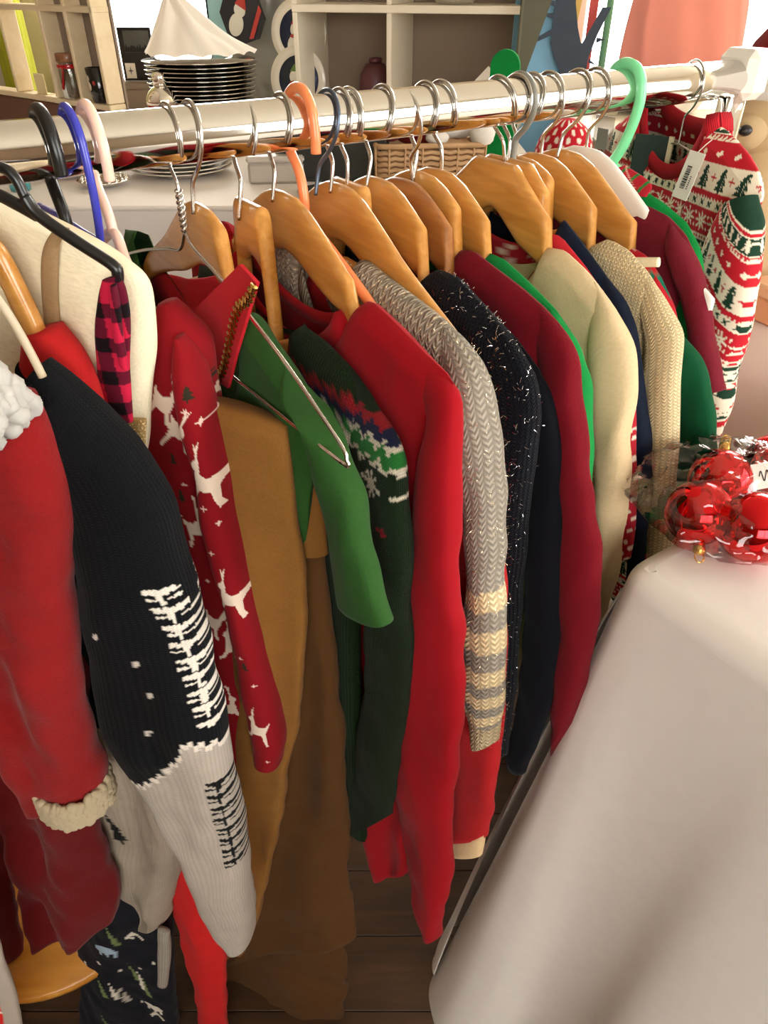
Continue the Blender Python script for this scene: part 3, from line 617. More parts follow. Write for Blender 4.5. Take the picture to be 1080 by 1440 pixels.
# ---- coral fleece with cream cuff behind the grey cardigan
G14 = [(0.0256, 0.0931), (0.0511, 0.0923), (0.0943, 0.1069), (0.139, 0.1228), (0.1738, 0.1458), (0.1892, 0.1675)]
S14 = [(0.1913, 0.166), (0.2028, 0.2082), (0.214, 0.2676), (0.2249, 0.3346), (0.2362, 0.4103), (0.2464, 0.4987), (0.2452, 0.5684), (0.2406, 0.6408)]
I14 = [(0.1721, 0.1848), (0.1707, 0.2501), (0.1736, 0.3223), (0.177, 0.4051), (0.184, 0.4979), (0.1868, 0.5627), (0.1899, 0.6342), (0.1964, 0.7034)]
garment('fleece_jacket', 'coral red fleece with a cream cuff, peeping out behind the grey cardigan sleeve', 'fleece', .247, G14, .012, C_['pink'], sl=(S14, I14), hem=.72, cuff=(.034, C_['cream_cuff']))
wood_hanger(.247, 'flat topped wooden hanger behind the grey cardigan hanger', .18, True, clamp=np.array(G14).T)

# ---- grey lurex cardigan with striped sleeve end
G13 = [(-0.0077, 0.0977), (0.0199, 0.087), (0.0492, 0.0891), (0.0833, 0.094), (0.1195, 0.0994), (0.153, 0.1044), (0.1794, 0.1136), (0.196, 0.1284)]
S13 = [(0.1971, 0.1277), (0.207, 0.1527), (0.217, 0.1931), (0.2256, 0.2377), (0.2373, 0.2914), (0.2487, 0.3352), (0.2544, 0.3795), (0.2534, 0.4208), (0.2521, 0.4579)]
I13 = [(0.1705, 0.1559), (0.1854, 0.1836), (0.1959, 0.2274), (0.2016, 0.264), (0.2068, 0.3113), (0.2073, 0.3588), (0.2093, 0.405), (0.2215, 0.4449), (0.2334, 0.4784)]
d1 = [(0.2273, 0.2944), (0.2294, 0.3106), (0.2317, 0.328), (0.2343, 0.3481), (0.2367, 0.3667), (0.2389, 0.3835), (0.2405, 0.396), (0.2423, 0.4096), (0.2439, 0.4218), (0.2454, 0.4335), (0.2488, 0.46)]
def stripes13(A, D, W, V, X):
    cc = blank(A, '#a3998a'); ds = [p[1] for p in d1]; dd = D + .006 * X + .0015 * np.sin(X * 9)
    for i in range(0, len(ds) - 1, 2): cc[(dd > ds[i]) & (dd < ds[i + 1])] = rgb('#ecd3a6')
    cc[D > ds[-2]] = rgb('#c9b48f'); return cc
g13 = garment('knit_cardigan', 'chunky grey lurex cardigan whose sleeve ends in cream and grey stripes', 'cardigan', .226, G13, .0165, C_['grey'], sl=(S13, I13), hem=.5, neck=(.09, .045), smat=C_['greystripe'], scol=stripes13, n=60, m=200, swof=-.002, fold=.005, collar=(.03, cloth('grey_rib', '#9a9080', 'rib', .005, .0015)))
strands(g13, [o for o in g13.children if o.name.startswith(('body', 'sleeve'))], 1500, .004, .00012, plain('lurex_thread', (.95, .85, .6), .25, 1.), 'lurex_thread', .5, .9)
wood_hanger(.226, 'wooden hanger of the grey lurex cardigan, with a dark blue hook', .18, clamp=np.array(G13).T, hookmat='dark_wire', front=True)
wood_hanger(.237, 'wooden hanger pressed close behind the grey cardigan hanger', .18)
rod_hanger('plastic_hanger', 'orange plastic hanger hooked over the rail left of the middle', .205,
  [('hook', [(.0225, .017), (.0225, .004), (.0185, -.0125), (.008, -.0215), (-.006, -.0215), (-.0185, -.012), (-.0225, .003), (-.018, .02), (-.006, .033), (0, .05), (0, .072)]), ('arms', [(-.16, .14), (-.10, .105), (-.03, .078), (0, .07), (.03, .078), (.10, .11), (.15, .14)])], M['orange_plastic'], .004)

# ---- red long sleeved top
G12 = [(0.0952, 0.1041), (0.1115, 0.092), (0.1361, 0.0974), (0.1693, 0.107), (0.1965, 0.1131), (0.2137, 0.1199)]
S12 = [(0.2161, 0.1183), (0.2246, 0.1328), (0.2298, 0.1613), (0.2343, 0.2035), (0.2412, 0.2823), (0.2502, 0.392), (0.2538, 0.4735), (0.258, 0.5685), (0.2596, 0.6574), (0.254, 0.7613)]
I12 = [(0.1978, 0.1477), (0.1918, 0.1837), (0.1875, 0.235), (0.1799, 0.3259), (0.1685, 0.4506), (0.1705, 0.5446), (0.1857, 0.6371), (0.2042, 0.7088), (0.2193, 0.7456), (0.2372, 0.7791)]
g12 = garment('long_sleeved_top', 'bright red plain long sleeved top in the centre front of the rail', 'top', .188, G12, .014, C_['red'], sl=(S12, I12), hem=.70, side=[G12[-1], (.205, .17), (.185, .26), (.172, .5), (.160, .70)], neck=(.055, .035), collar=(.010, C_['red']), fold=.005, pleat=.006, swof=-.008, m=90)
T12o = [(0.1976, 0.3504), (0.1966, 0.4403), (0.1954, 0.5479), (0.1966, 0.6468), (0.1913, 0.7239)]; T12i = [(0.1398, 0.382), (0.1128, 0.4624), (0.1049, 0.5945), (0.108, 0.7581), (0.1259, 0.8436)]
sleeve(g12, T12o, T12i, .016, C_['red'], 'side_panel', wof=-.002, fold=.006, pleat=.005, hem_r=.006)
wood_hanger(.188, 'wooden hanger of the bright red long sleeved top', .2, clamp=np.array(G12).T)

# ---- dark green fair isle sweater on a flat topped hanger
G11 = [(0.0239, 0.1381), (0.0634, 0.1205), (0.0977, 0.1225), (0.1357, 0.1298), (0.1665, 0.141), (0.1852, 0.1566)]
S11 = [(0.188, 0.1546), (0.2014, 0.1669), (0.2104, 0.19), (0.2155, 0.2287), (0.2164, 0.281), (0.2149, 0.3502), (0.2085, 0.4456), (0.1949, 0.5827)]
I11 = [(0.1428, 0.1955), (0.1516, 0.2283), (0.1608, 0.2628), (0.163, 0.3198), (0.1586, 0.3987), (0.1444, 0.5016), (0.1272, 0.6157), (0.1151, 0.7293)]
z11 = [(0.1987, 0.1529), (0.199, 0.1826), (0.2184, 0.1801), (0.2035, 0.206)]
def fair11(A, D, W, V, X):
    q = .003; A = np.round(A / q) * q; D = np.round(D / q) * q
    cc = blank(A, '#16270f'); d0 = z11[0][1]; zz = np.abs((A / .014) % 1 - .5) * 2 * .0055
    for k, (o_, c) in enumerate(((0, '#9a1c24'), (.008, '#1c2340'), (.016, '#e2d6c0'), (.020, '#2a7a34'), (.030, '#e2d6c0'), (.034, '#16270f'))):
        cc[D - zz > d0 - .012 + o_] = rgb(c)
    sh = []
    for k in range(-4, 8):
        cx = z11[2][0] - .035 * k; cy = z11[2][1] + .012
        sh.append((xf(STAR8, cx, cy, .013), '#e2d6c0')); sh.append((xf(STAR4, cx + .017, cy + .03, .006), '#9a1c24'))
    return paint(cc, A, D, sh)
garment('fair_isle_sweater', 'very dark green sweater with a zigzag and snowflake yoke, left of the red top', 'sweater', .160, G11, .0125, C_['dkgreen'], sl=(S11, I11), hem=.70, colfn=fair11, scol=fair11, n=110, m=300, fold=.004, pleat=.004, fars=False, far=.75)
wood_hanger(.160, 'flat topped wooden hanger of the dark green fair isle sweater', .2, True, clamp=np.array(G11).T, neck=.05, dz=.004)

# ---- green elf tunic with gold trimmed red collar
G10 = [(0.0347, 0.0941), (0.0684, 0.1006), (0.1014, 0.1152), (0.1346, 0.1299), (0.1688, 0.1425)]
S10 = [(0.1724, 0.1403), (0.1959, 0.1516), (0.2151, 0.1718), (0.231, 0.1978), (0.2448, 0.2232), (0.258, 0.2442)]
I10 = [(0.1713, 0.1426), (0.176, 0.1665), (0.18, 0.1921), (0.1815, 0.2269), (0.1838, 0.2575), (0.1873, 0.2767)]
g10 = garment('elf_tunic', 'forest green felt elf tunic with a gold trimmed red collar, left of centre', 'tunic', .121, G10, .0135, C_['elf'], sl=(S10, I10), hem=.27, fold=.004, swof=-.008, neck=(.10, .05), fars=False, neg=.42, far=1.35)
c10 = [(0.1087, 0.0558), (0.1313, 0.0608), (0.1168, 0.0801), (0.0832, 0.1249), (0.0597, 0.1595), (0.0314, 0.1616), (0.0165, 0.1568), (-0.0048, 0.1374), (-0.01, 0.1287), (0.0564, 0.0879)]
ctr = np.array(c10); 
def flap(parent, pts, wof, mat, name, th=.0024):
    """a flat felt flap with a softly rolled edge"""
    P = np.array(pts); v = [(a, wof - th / 2, -d) for a, d in P] + [(a, wof + th / 2, -d) for a, d in P]; n_ = len(P)
    f = [list(range(n_)), list(range(2 * n_ - 1, n_ - 1, -1))] + [[i, (i + 1) % n_, (i + 1) % n_ + n_, i + n_] for i in range(n_)]
    me = pydata(v, f, False); o = link(name, me, mat, parent)
    bm = bmesh.new(); bm.from_mesh(me); bmesh.ops.triangulate(bm, faces=[q for q in bm.faces if len(q.verts) > 4]); bm.to_mesh(me); bm.free(); return o
flap(g10, [c10[k] for k in (0, 1, 2, 3, 4, 5, 6, 7, 8, 9)], -.0195, C_['elfred'], 'collar_flap')
gl = [(0.1333, 0.0616), (0.1229, 0.0725), (0.1057, 0.0832), (0.0945, 0.0963), (0.0846, 0.111), (0.0737, 0.1279), (0.063, 0.1429), (0.0456, 0.1572), (0.0258, 0.1598)]
zg = []
gp = smoothpts(np.array(gl), 90); gt = np.gradient(gp, axis=0); gt /= np.linalg.norm(gt, axis=1)[:, None]
for i in range(90):
    o_ = .0022 * (1 if i % 2 else -1); zg.append((gp[i, 0] - gt[i, 1] * o_, -.0235 + .0006 * (-1) ** (i // 2), -(gp[i, 1] + gt[i, 0] * o_)))
link('gold_braid', tube_mesh(zg, .0016, 6), M['gold'], g10)
cb = [(-0.2111, 0.1432), (-0.143, 0.1345), (-0.0783, 0.1218), (-0.0138, 0.1016), (0.0417, 0.0793)]; cb2 = [(-0.2008, 0.1849), (-0.1406, 0.1759), (-0.0767, 0.1578), (-0.0256, 0.1363), (0.0221, 0.1143)]
sleeve(g10, cb, cb2, .003, C_['elfred'], 'collar_back', wof=.010, m=30, n=20, fold=.002)
wood_hanger(.121, 'wooden hanger of the green elf tunic, its hook running in front of the rail', .2, front=True, clamp=np.array(G10).T, far=.235)

# ---- mustard and brown outfit folded over a wire hanger
MO = (-.060, .436)
gm = place('fleece_trousers', 'mustard fleece trousers folded over the bare wire hanger, with brown lower legs', 'trousers', org=MO, yaw=35)
m_r = [(-0.0057, 0.1595), (-0.0054, 0.182), (-0.0048, 0.2306), (-0.0027, 0.299), (-0.0058, 0.3718), (-0.0184, 0.4605), (-0.0414, 0.583), (-0.0722, 0.7388), (-0.1137, 0.9235), (-0.1498, 1.0479)]; m_l = [(-0.0666, 0.1496), (-0.0769, 0.1979), (-0.0868, 0.2661), (-0.0939, 0.3528), (-0.1008, 0.4462), (-0.1183, 0.5623), (-0.1328, 0.6593), (-0.1582, 0.7946), (-0.1801, 0.9746), (-0.1887, 1.0807)]
sleeve(gm, m_r, m_l, .014, C_['mustard'], 'front_leg', fold=.005, pleat=.004, hem_r=.006, taper0=.75)
f_r = [(-0.0173, 0.1736), (-0.0035, 0.2021), (0.0052, 0.2316), (0.0081, 0.2541), (0.0085, 0.2821)]; f_l = [(-0.0364, 0.1705), (-0.0337, 0.1997), (-0.0307, 0.2308), (-0.034, 0.2657), (-0.0367, 0.2941)]
sleeve(gm, f_r, f_l, .008, C_['mustard'], 'back_leg', wof=.02, fold=.002)
b_r = [(0.0006, 0.2847), (0.0034, 0.3459), (0.0097, 0.4229), (0.0131, 0.5354), (0.0142, 0.6601), (0.0063, 0.7771), (0.0122, 0.9477)]; b_l = [(-0.0458, 0.2982), (-0.0523, 0.3649), (-0.0619, 0.4618), (-0.0779, 0.5803), (-0.1236, 0.7417), (-0.1682, 0.924), (-0.2179, 1.1923)]
sleeve(gm, b_r, b_l, .013, C_['brown'], 'lower_leg', wof=.03, fold=.006, pleat=.005, hem_r=.01)
b2_r = [(-0.0076, 0.8474), (-0.0136, 1.0281), (-0.0219, 1.2024), (-0.052, 1.5045)]; b2_l = [(-0.2131, 0.9135), (-0.2812, 1.1751), (-0.3471, 1.45), (-0.4621, 2.0232)]
sleeve(gm, b2_r, b2_l, .016, C_['brown'], 'lower_leg', wof=.05, fold=.008, pleat=.008)
wp = [(0.2213, 0.1309), (0.216, 0.1158), (0.2071, 0.1085), (0.166, 0.1002), (0.0956, 0.0847), (0.0031, 0.081), (-0.0172, 0.0757), (-0.0165, 0.0678)]
tw = [(0, .033)] + [(0, .05)]
rod_hanger('wire_hanger', 'bare silver wire hanger with a twisted neck crossing in front of the green elf tunic', .107,
  [('hook', [(a, -zz) for a, zz in hook_path(.035, False)]), ('twist', [(.0018 * math.sin(k * 1.3), .034 + k * .0016, .0018 * math.cos(k * 1.3)) for k in range(18)]), ('twist', [(-.0018 * math.sin(k * 1.3), .034 + k * .0016, -.0018 * math.cos(k * 1.3)) for k in range(18)]),
   ('frame', [(0, .062), (.014, .070), (.06, .080), (.10, .092), (.15, .108), (.19, .124), (.2165, .136), (.218, .142), (.213, .146), (.10, .151), (0, .154), (-.10, .151), (-.2, .146), (-.206, .140), (-.19, .128), (-.12, .105), (-.05, .086), (-.016, .078), (0, .062)])], M['wire'], .0013)

# ---- reindeer print pyjama
PO = (-.132, .450)
gr = place('reindeer_shirt', 'red shirt printed with leaping white reindeer, right of the cream fleece', 'shirt', org=PO, yaw=38)
r_o = [(0.006, 0.0994), (0.0136, 0.1125), (0.0174, 0.1415), (0.0225, 0.185), (0.0269, 0.2465), (0.0311, 0.3248), (0.0372, 0.3983), (0.0428, 0.4835), (0.0372, 0.5225)]; r_i = [(0.0023, 0.0975), (-0.0012, 0.116), (-0.0014, 0.1472), (0.0027, 0.1888), (0.0046, 0.2518), (0.0085, 0.3315), (0.0102, 0.4078), (0.0103, 0.4862), (0.0104, 0.5252)]
deer_s = [(0.0154, 0.1953), (0.0213, 0.3008), (0.0263, 0.4593), (0.0035, 0.3788)]; deer_b = [(-0.0061, 0.1673), (-0.0087, 0.2515), (-0.0106, 0.3534), (-0.0107, 0.4635), (-0.0157, 0.1468), (-0.0515, 0.3746)]
dots = [(0.0171, 0.1506), (0.0214, 0.23), (0.0137, 0.2564), (-0.0119, 0.2131), (-0.0089, 0.3076), (-0.0215, 0.3012), (0.0295, 0.401), (-0.0095, 0.4335), (0.0133, 0.2172), (0.0216, 0.3686), (0.0097, 0.1427), (-0.0305, 0.3269), (0.0322, 0.5038)]
leaf = [(0.0123, 0.1303), (-0.0161, 0.2235), (0.0239, 0.3781), (0.0035, 0.4055), (-0.0176, 0.1928)]
mot = [(xf([(px_, py_ * 1.0) for px_, py_ in DEER], c[0], c[1], .014, .030, .25), '#e8d2bd') for c in deer_s] + [(xf([(-px_, py_) for px_, py_ in DEER], c[0], c[1], .014, .031, -.2 if i % 2 else .35), '#e8d2bd') for i, c in enumerate(deer_b)]
mot += [(xf(STAR4, c[0], c[1], .003), '#e8c8b8') for c in dots] + [(xf(PINE, c[0], c[1], .005, .006), '#2d2a1c') for c in leaf]
def deerprint(A, D, W, V, X): return paint(blank(A, '#86121a'), A, D, mot)
sleeve(gr, r_o, r_i, .020, C_['print'], 'sleeve', deerprint, n=120, m=420, wof=-.004, fold=.003, taper0=.3)
b_o = [(-0.0096, 0.0839), (-0.0008, 0.0917), (0.0106, 0.1089), (0.0102, 0.1426), (0.01, 0.1934), (0.0114, 0.2638), (0.012, 0.3548), (0.0061, 0.4472), (-0.0081, 0.5377), (-0.0248, 0.6056)]; b_i = [(-0.0191, 0.085), (-0.0293, 0.1026), (-0.0374, 0.1238), (-0.0437, 0.1514), (-0.051, 0.1992), (-0.0603, 0.2816), (-0.0591, 0.3769), (-0.0662, 0.4743), (-0.0748, 0.5667), (-0.082, 0.6328)]
sleeve(gr, b_o, b_i, .024, C_['print'], 'body', deerprint, n=160, m=420, wof=.016, fold=.004, taper0=.35)

# ---- cream plush outfit with plaid tie on a black hanger
CO = (-.152, .434)
gc = place('plush_costume', 'cream plush garment with a brown stripe and gold band folded over the black hanger', 'costume', org=CO, yaw=45)
k_o = [(0.0016, 0.0468), (0.0129, 0.0568), (0.0142, 0.073), (0.0092, 0.1007), (-0.0002, 0.1361), (-0.0123, 0.181), (-0.0259, 0.2315), (-0.0401, 0.2885)]; k_i = [(-0.0928, 0.0067), (-0.1048, 0.0381), (-0.1167, 0.0826), (-0.1171, 0.1267), (-0.0948, 0.1565), (-0.077, 0.1888), (-0.0793, 0.2391), (-0.0884, 0.2966)]
sleeve(gc, k_o, k_i, .014, C_['creamf'], 'body', fold=.003, n=70, m=90, taper0=.75)
s_o = [(-0.019, 0.0262), (-0.0277, 0.0355), (-0.0346, 0.0582), (-0.0419, 0.0892), (-0.0495, 0.1232)]; s_i = [(-0.0273, 0.0251), (-0.0381, 0.0381), (-0.0452, 0.0589), (-0.0513, 0.0855), (-0.0583, 0.1191)]
sleeve(gc, s_o, s_i, .003, C_['tan'], 'stripe', wof=-.0155, fold=.001, m=40, n=20)
t_o = [(0.0032, 0.1428), (-0.0002, 0.1547), (-0.0034, 0.1681)]; t_i = [(-0.0201, 0.1454), (-0.0208, 0.1571), (-0.022, 0.1714)]
sleeve(gc, t_o, t_i, .004, C_['glitter'], 'gold_band', wof=-.0155, fold=.001, m=24, n=24)
def buffalo(A, D, W, V, X):
    cc = blank(A, '#b81c3c'); u_ = (A / .021 + .62) % 1 < .48; v_ = (D / .021) % 1 < .42
    cc[u_ ^ v_] = rgb('#5c1024'); cc[u_ & v_] = rgb('#140a0e'); return cc
gp_ = place('plaid_tie', 'pink and black buffalo plaid tie hanging against the cream plush garment', 'tie', org=CO, yaw=45)
q_o = [(0.0093, 0.0475), (0.0115, 0.057), (0.0086, 0.0781), (0.0035, 0.1055), (-0.0023, 0.1412)]; q_i = [(-0.0009, 0.0505), (-0.0064, 0.0623), (-0.0136, 0.0843), (-0.0187, 0.1123), (-0.0206, 0.136)]
sleeve(gp_, q_o, q_i, .005, C_['plaid'], 'tie', buffalo, wof=-.023, fold=.0015, n=60, m=160)
q2o = [(0.0107, 0.0498), (0.0103, 0.0627), (0.0083, 0.0797), (0.0069, 0.102)]; q2i = [(0.0071, 0.0509), (0.005, 0.0631), (0.0028, 0.0801), (0.0024, 0.0978)]
sleeve(gp_, q2o, q2i, .003, C_['plaid'], 'tie_fold', buffalo, wof=-.030, fold=.001, n=40, m=80)
hk = [(-0.0718, -0.0023), (-0.0504, -0.0046), (-0.0425, 0.0001), (-0.0395, 0.0094), (-0.0343, 0.018), (-0.0169, 0.0301), (0.0038, 0.043), (0.0065, 0.0484), (0.0034, 0.0585)]
hk2 = [(-0.0829, 0.0039), (-0.0583, 0.0087), (-0.0468, 0.0134), (-0.0348, 0.0195)]
th = thing('plastic_hanger', 'thick black plastic hanger lying over the cream plush garment', 'hanger', (*CO, RZ), RROT + math.radians(45))
link('arm', tube_mesh([(a, -.019, -d) for a, d in hk[3:]], .0034, 12, 60), M['black_plastic'], th)
link('neck', tube_mesh([(a, -.018, -d) for a, d in hk[:5]], .0030, 12, 40), M['black_plastic'], th)
link('arm', tube_mesh([(a, -.018, -d) for a, d in hk2], .0034, 12, 30), M['black_plastic'], th)
# loose plastic hooks over the rail at the left
rod_hanger('plastic_hanger', 'black plastic hook over the rail near the left edge', .028,
  [('hook', [(.0215, .012), (.0215, -.002), (.016, -.015), (.003, -.0215), (-.012, -.0185), (-.0215, -.004), (-.02, .012), (-.010, .026), (0, .040), (0, .055)]), ('arms', [(-.15, .12), (-.08, .088), (0, .054), (.05, .075)])], M['black_plastic'], .0042)
rod_hanger('plastic_hanger', 'blue plastic hanger hooked over the rail beside the pale pink one', .044,
  [('hook', [(-.0215, .006), (-.019, -.010), (-.008, -.0205), (.006, -.0208), (.0185, -.012), (.0225, .003), (.0225, .025), (.018, .045), (.012, .058)]), ('arms', [(-.17, .070), (-.10, .064), (-.03, .060), (.012, .058), (.022, .07), (.032, .08)])], M['blue_plastic'], .0028)
rod_hanger('plastic_hanger', 'pale pink plastic hanger hooked over the rail beside the blue one', .056,
  [('hook', [(.0215, .018), (.0225, .002), (.0175, -.0125), (.006, -.0215), (-.008, -.0205), (-.0195, -.010), (-.0215, .006), (-.014, .026), (0, .042), (.004, .056)]), ('arms', [(-.12, .10), (-.05, .075), (.004, .054), (.02, .068), (.04, .084)])], M['pink_plastic'], .0036)

# ---- red jumper on wooden hanger, red trousers
RO = (-.172, .402)
gd = place('jumper', 'plain red jumper on a wooden hanger, squeezed between the black jumper and the cream plush', 'jumper', org=RO, yaw=40)
d_o = [(-0.0169, 0.0765), (-0.0063, 0.0927), (0.0011, 0.1194), (0.0027, 0.1593), (0.0029, 0.2282), (-0.0001, 0.2963)]; d_i = [(-0.0381, 0.0824), (-0.055, 0.1177), (-0.0736, 0.1725), (-0.087, 0.2481), (-0.0907, 0.3205)]
sleeve(gd, d_o, d_i, .016, cloth('brick_red_jersey', '#b3201f'), 'body', fold=.003, n=50, taper0=.8)
gt_ = place('trousers', 'red trouser leg hanging behind the pale grey jumper cuff at the bottom left', 'trousers', org=RO, yaw=40)
d_o = [(-0.0188, 0.5974), (-0.0231, 0.7088), (-0.0408, 0.9049), (-0.0697, 1.1461), (-0.1126, 1.4805)]; d_i = [(-0.0798, 0.6375), (-0.0965, 0.7781), (-0.1113, 0.9494), (-0.1199, 1.1339), (-0.161, 1.5266)]
sleeve(gt_, d_o, d_i, .014, cloth('tomato_red_jersey', '#c8201f'), 'leg', wof=.03, fold=.004, pleat=.002)
arm = [(-0.0577, -0.0245), (-0.0522, 0.0165), (-0.0397, 0.0323), (-0.0331, 0.0533), (-0.0272, 0.082), (-0.0282, 0.114)]; arm2 = [(-0.0744, -0.007), (-0.068, 0.0327), (-0.0466, 0.0514), (-0.0424, 0.0666), (-0.0375, 0.0868), (-0.0404, 0.1205)]
tw_ = thing('wooden_hanger', 'wooden hanger arm of the red jumper at the left edge', 'hanger', (*RO, RZ), RROT + math.radians(40))
Oa, Ia = smoothpts(arm, 40), smoothpts(arm2, 40); c_ = (Oa + Ia) / 2; h_ = (Oa - Ia) / 2; tt_ = np.linspace(0, 2 * PI, 18, endpoint=False)
link('body', gridmesh(np.stack([c_[:, 0, None] + h_[:, 0, None] * SE(np.cos(tt_), .6), np.broadcast_to(.0055 * SE(np.sin(tt_), .7), (40, 18)), -(c_[:, 1, None] + h_[:, 1, None] * SE(np.cos(tt_), .6))], -1), True, caps=(True, True)), M['hanger_wood'], tw_)

# ---- black and pale grey jumper with knitted trees
BO = (-.150, .365)
gb = place('knit_jumper', 'black and pale grey knitted jumper with tree bands down its sleeve, at the left', 'jumper', org=BO, yaw=45)
bl_o = [(-0.0347, 0.0818), (-0.022, 0.0941), (-0.0059, 0.1153), (0.0075, 0.1333), (0.0192, 0.1594), (0.0236, 0.1961), (0.0268, 0.2494), (0.0284, 0.3183), (0.0296, 0.3823), (0.031, 0.4559), (0.0284, 0.555), (0.0232, 0.6404), (0.0126, 0.7229)]; bl_i = [(-0.0494, 0.0989), (-0.049, 0.1237), (-0.0478, 0.1478), (-0.046, 0.1681), (-0.0483, 0.2131), (-0.0569, 0.2784), (-0.0661, 0.3472), (-0.0696, 0.4077), (-0.0618, 0.4579), (-0.0496, 0.5231), (-0.0378, 0.5907), (-0.0323, 0.6768), (-0.0148, 0.7413)]
bnd = [(-0.1413, 0.4356), (-0.0961, 0.438), (-0.0657, 0.4462), (-0.0428, 0.4437), (-0.0197, 0.4203), (0.0005, 0.3897), (0.0068, 0.3727), (0.0177, 0.3767), (0.0363, 0.384)]; fl = [(-0.0137, 0.2909), (-0.0107, 0.3232), (-0.0205, 0.366), (-0.0371, 0.2678)]
tr1 = [(0.0134, 0.2209), (0.0191, 0.2509), (0.023, 0.2869), (0.025, 0.3229), (0.0269, 0.3603)]; tr2 = [(0.0247, 0.4193), (0.0245, 0.4629), (0.0244, 0.5104), (0.0243, 0.5446)]
bx = np.array(bnd); bx = bx[np.argsort(bx[:, 0])]
def treeband(A, D, W, V, X):
    q = .0018; A = np.round(A / q) * q; D = np.round(D / (q * .8)) * q * .8
    lim = np.interp(A, bx[:, 0], bx[:, 1]) + .0022 * np.sign(np.sin(A * 900))
    cc = blank(A, '#0d0e11'); low = D > lim; cc[low] = rgb('#b8ada0'); cc[(D > lim - .003) & (D < lim + .003)] = rgb('#e8ddcf')
    def band(pts, c, hw):
        P = np.array(pts); ax = np.interp(D, P[:, 1], P[:, 0]); s = D - P[0, 1]; per = .0165; p = (s / per) % 1; inb = (D > P[0, 1]) & (D < P[-1, 1]); x = (A - ax) / hw
        comb = (np.abs(x) < 1) & ((np.abs(x + .1) < .16) | ((p < .62) & (np.abs(((p * 2 + .35 * np.abs(x)) % 1) - .5) < .30)))
        cc[inb & comb & (p < .9)] = rgb(c)
    band(tr1, '#ece2d4', .0095); band(tr2, '#101112', .0092)
    return paint(cc, A, D, [(xf(disc_pts(1, 1, 10), c[0], c[1], .0022, .0045, .5), '#d8cfc4') for c in fl])
sleeve(gb, bl_o, bl_i, .026, C_['knitprint'], 'sleeve', treeband, n=150, m=520, wof=0, fold=.004, taper0=.5)
o2 = [(-0.0174, 0.1232), (0.0026, 0.1741), (-0.0039, 0.2476), (-0.0182, 0.3398), (-0.0253, 0.4116), (-0.0287, 0.5032), (-0.0293, 0.5724), (-0.0486, 0.6517), (-0.0767, 0.7332), (-0.1079, 0.8405)]; i2 = [(-0.0553, 0.0984), (-0.0739, 0.1628), (-0.0939, 0.2538), (-0.1101, 0.3661), (-0.1184, 0.4429), (-0.1304, 0.5339), (-0.1522, 0.6475), (-0.1675, 0.7459), (-0.1703, 0.8046), (-0.1905, 0.9255)]
bd2 = [(-0.1009, 0.4414), (-0.1005, 0.4993), (-0.1114, 0.6212), (-0.0587, 0.2717), (-0.0661, 0.3501), (-0.1501, 0.7958)]
def bodyknit(A, D, W, V, X):
    q = .0018; A = np.round(A / q) * q; D = np.round(D / (q * .8)) * q * .8
    cc = blank(A, '#0d0e11'); cc[D > bd2[0][1]] = rgb('#a89a88')
    sh = [(xf(PINE, c[0], c[1], .012, .034), '#12140f') for c in bd2[1:3]] + [(xf(disc_pts(1, 1, 10), c[0], c[1], .0022, .0045, .4), '#d8cfc4') for c in bd2[3:5]]
    return paint(cc, A, D, sh)
gbb = thing('jumper_back', '', '', (0, 0, 0)) if False else None
bb_ = sleeve(gb, o2, i2, .026, C_['knitprint'], 'body', bodyknit, n=120, m=360, fold=.005, pleat=.004, wof=0, taper0=.8)
bb_.matrix_parent_inverse = Matrix.Identity(4)
rel = Matrix.Translation((*BO, RZ)) @ Matrix.Rotation(RROT + math.radians(45), 4, 'Z'); absb = Matrix.Translation((-.165, .392, RZ)) @ Matrix.Rotation(RROT + math.radians(30), 4, 'Z')
bb_.matrix_local = rel.inverted() @ absb

# ---- santa suit with sherpa collar
SO = (-.195, .352)
gs = place('santa_jacket', 'red plush Santa jacket with white sherpa collar and fur cuff at the far left', 'jacket', org=SO, yaw=45)
a_o = [(0.0129, 0.0925), (0.0163, 0.1271), (0.0119, 0.1717), (-0.0023, 0.2242), (-0.0132, 0.2843), (-0.0248, 0.3543), (-0.0298, 0.4069), (-0.0347, 0.4578)]; a_i = [(-0.0426, 0.0814), (-0.0698, 0.1375), (-0.0918, 0.2037), (-0.1068, 0.2685), (-0.1115, 0.3425), (-0.1072, 0.3915), (-0.1062, 0.4371), (-0.1067, 0.4855)]
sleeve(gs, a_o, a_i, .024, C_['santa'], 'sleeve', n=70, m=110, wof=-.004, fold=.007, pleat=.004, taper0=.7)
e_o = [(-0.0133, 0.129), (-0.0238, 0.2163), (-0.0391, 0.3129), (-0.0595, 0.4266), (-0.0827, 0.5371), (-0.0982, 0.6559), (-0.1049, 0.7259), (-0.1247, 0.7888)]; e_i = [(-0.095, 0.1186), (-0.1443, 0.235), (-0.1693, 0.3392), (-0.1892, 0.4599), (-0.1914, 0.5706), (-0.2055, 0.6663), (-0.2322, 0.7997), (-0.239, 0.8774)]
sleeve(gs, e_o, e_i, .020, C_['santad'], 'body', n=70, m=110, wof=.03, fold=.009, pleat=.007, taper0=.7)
def lumps(parent, name, mesh_pts, mat, r, count):
    ms = []
    for p in mesh_pts: ms.append(sph_mesh(r * rng.uniform(.8, 1.25), r * rng.uniform(.8, 1.2), r * rng.uniform(.8, 1.2), 10, p, .3, 160))
    me = join_mesh(ms); me.uv_layers.new(name='UVMap'); return link(name, me, mat, parent)
col_o = [(-0.0117, 0.0338), (0.005, 0.0522), (0.017, 0.0701), (0.0207, 0.0856), (0.0165, 0.0972), (0.0037, 0.1062), (-0.02, 0.1259)]; 
pts_ = []
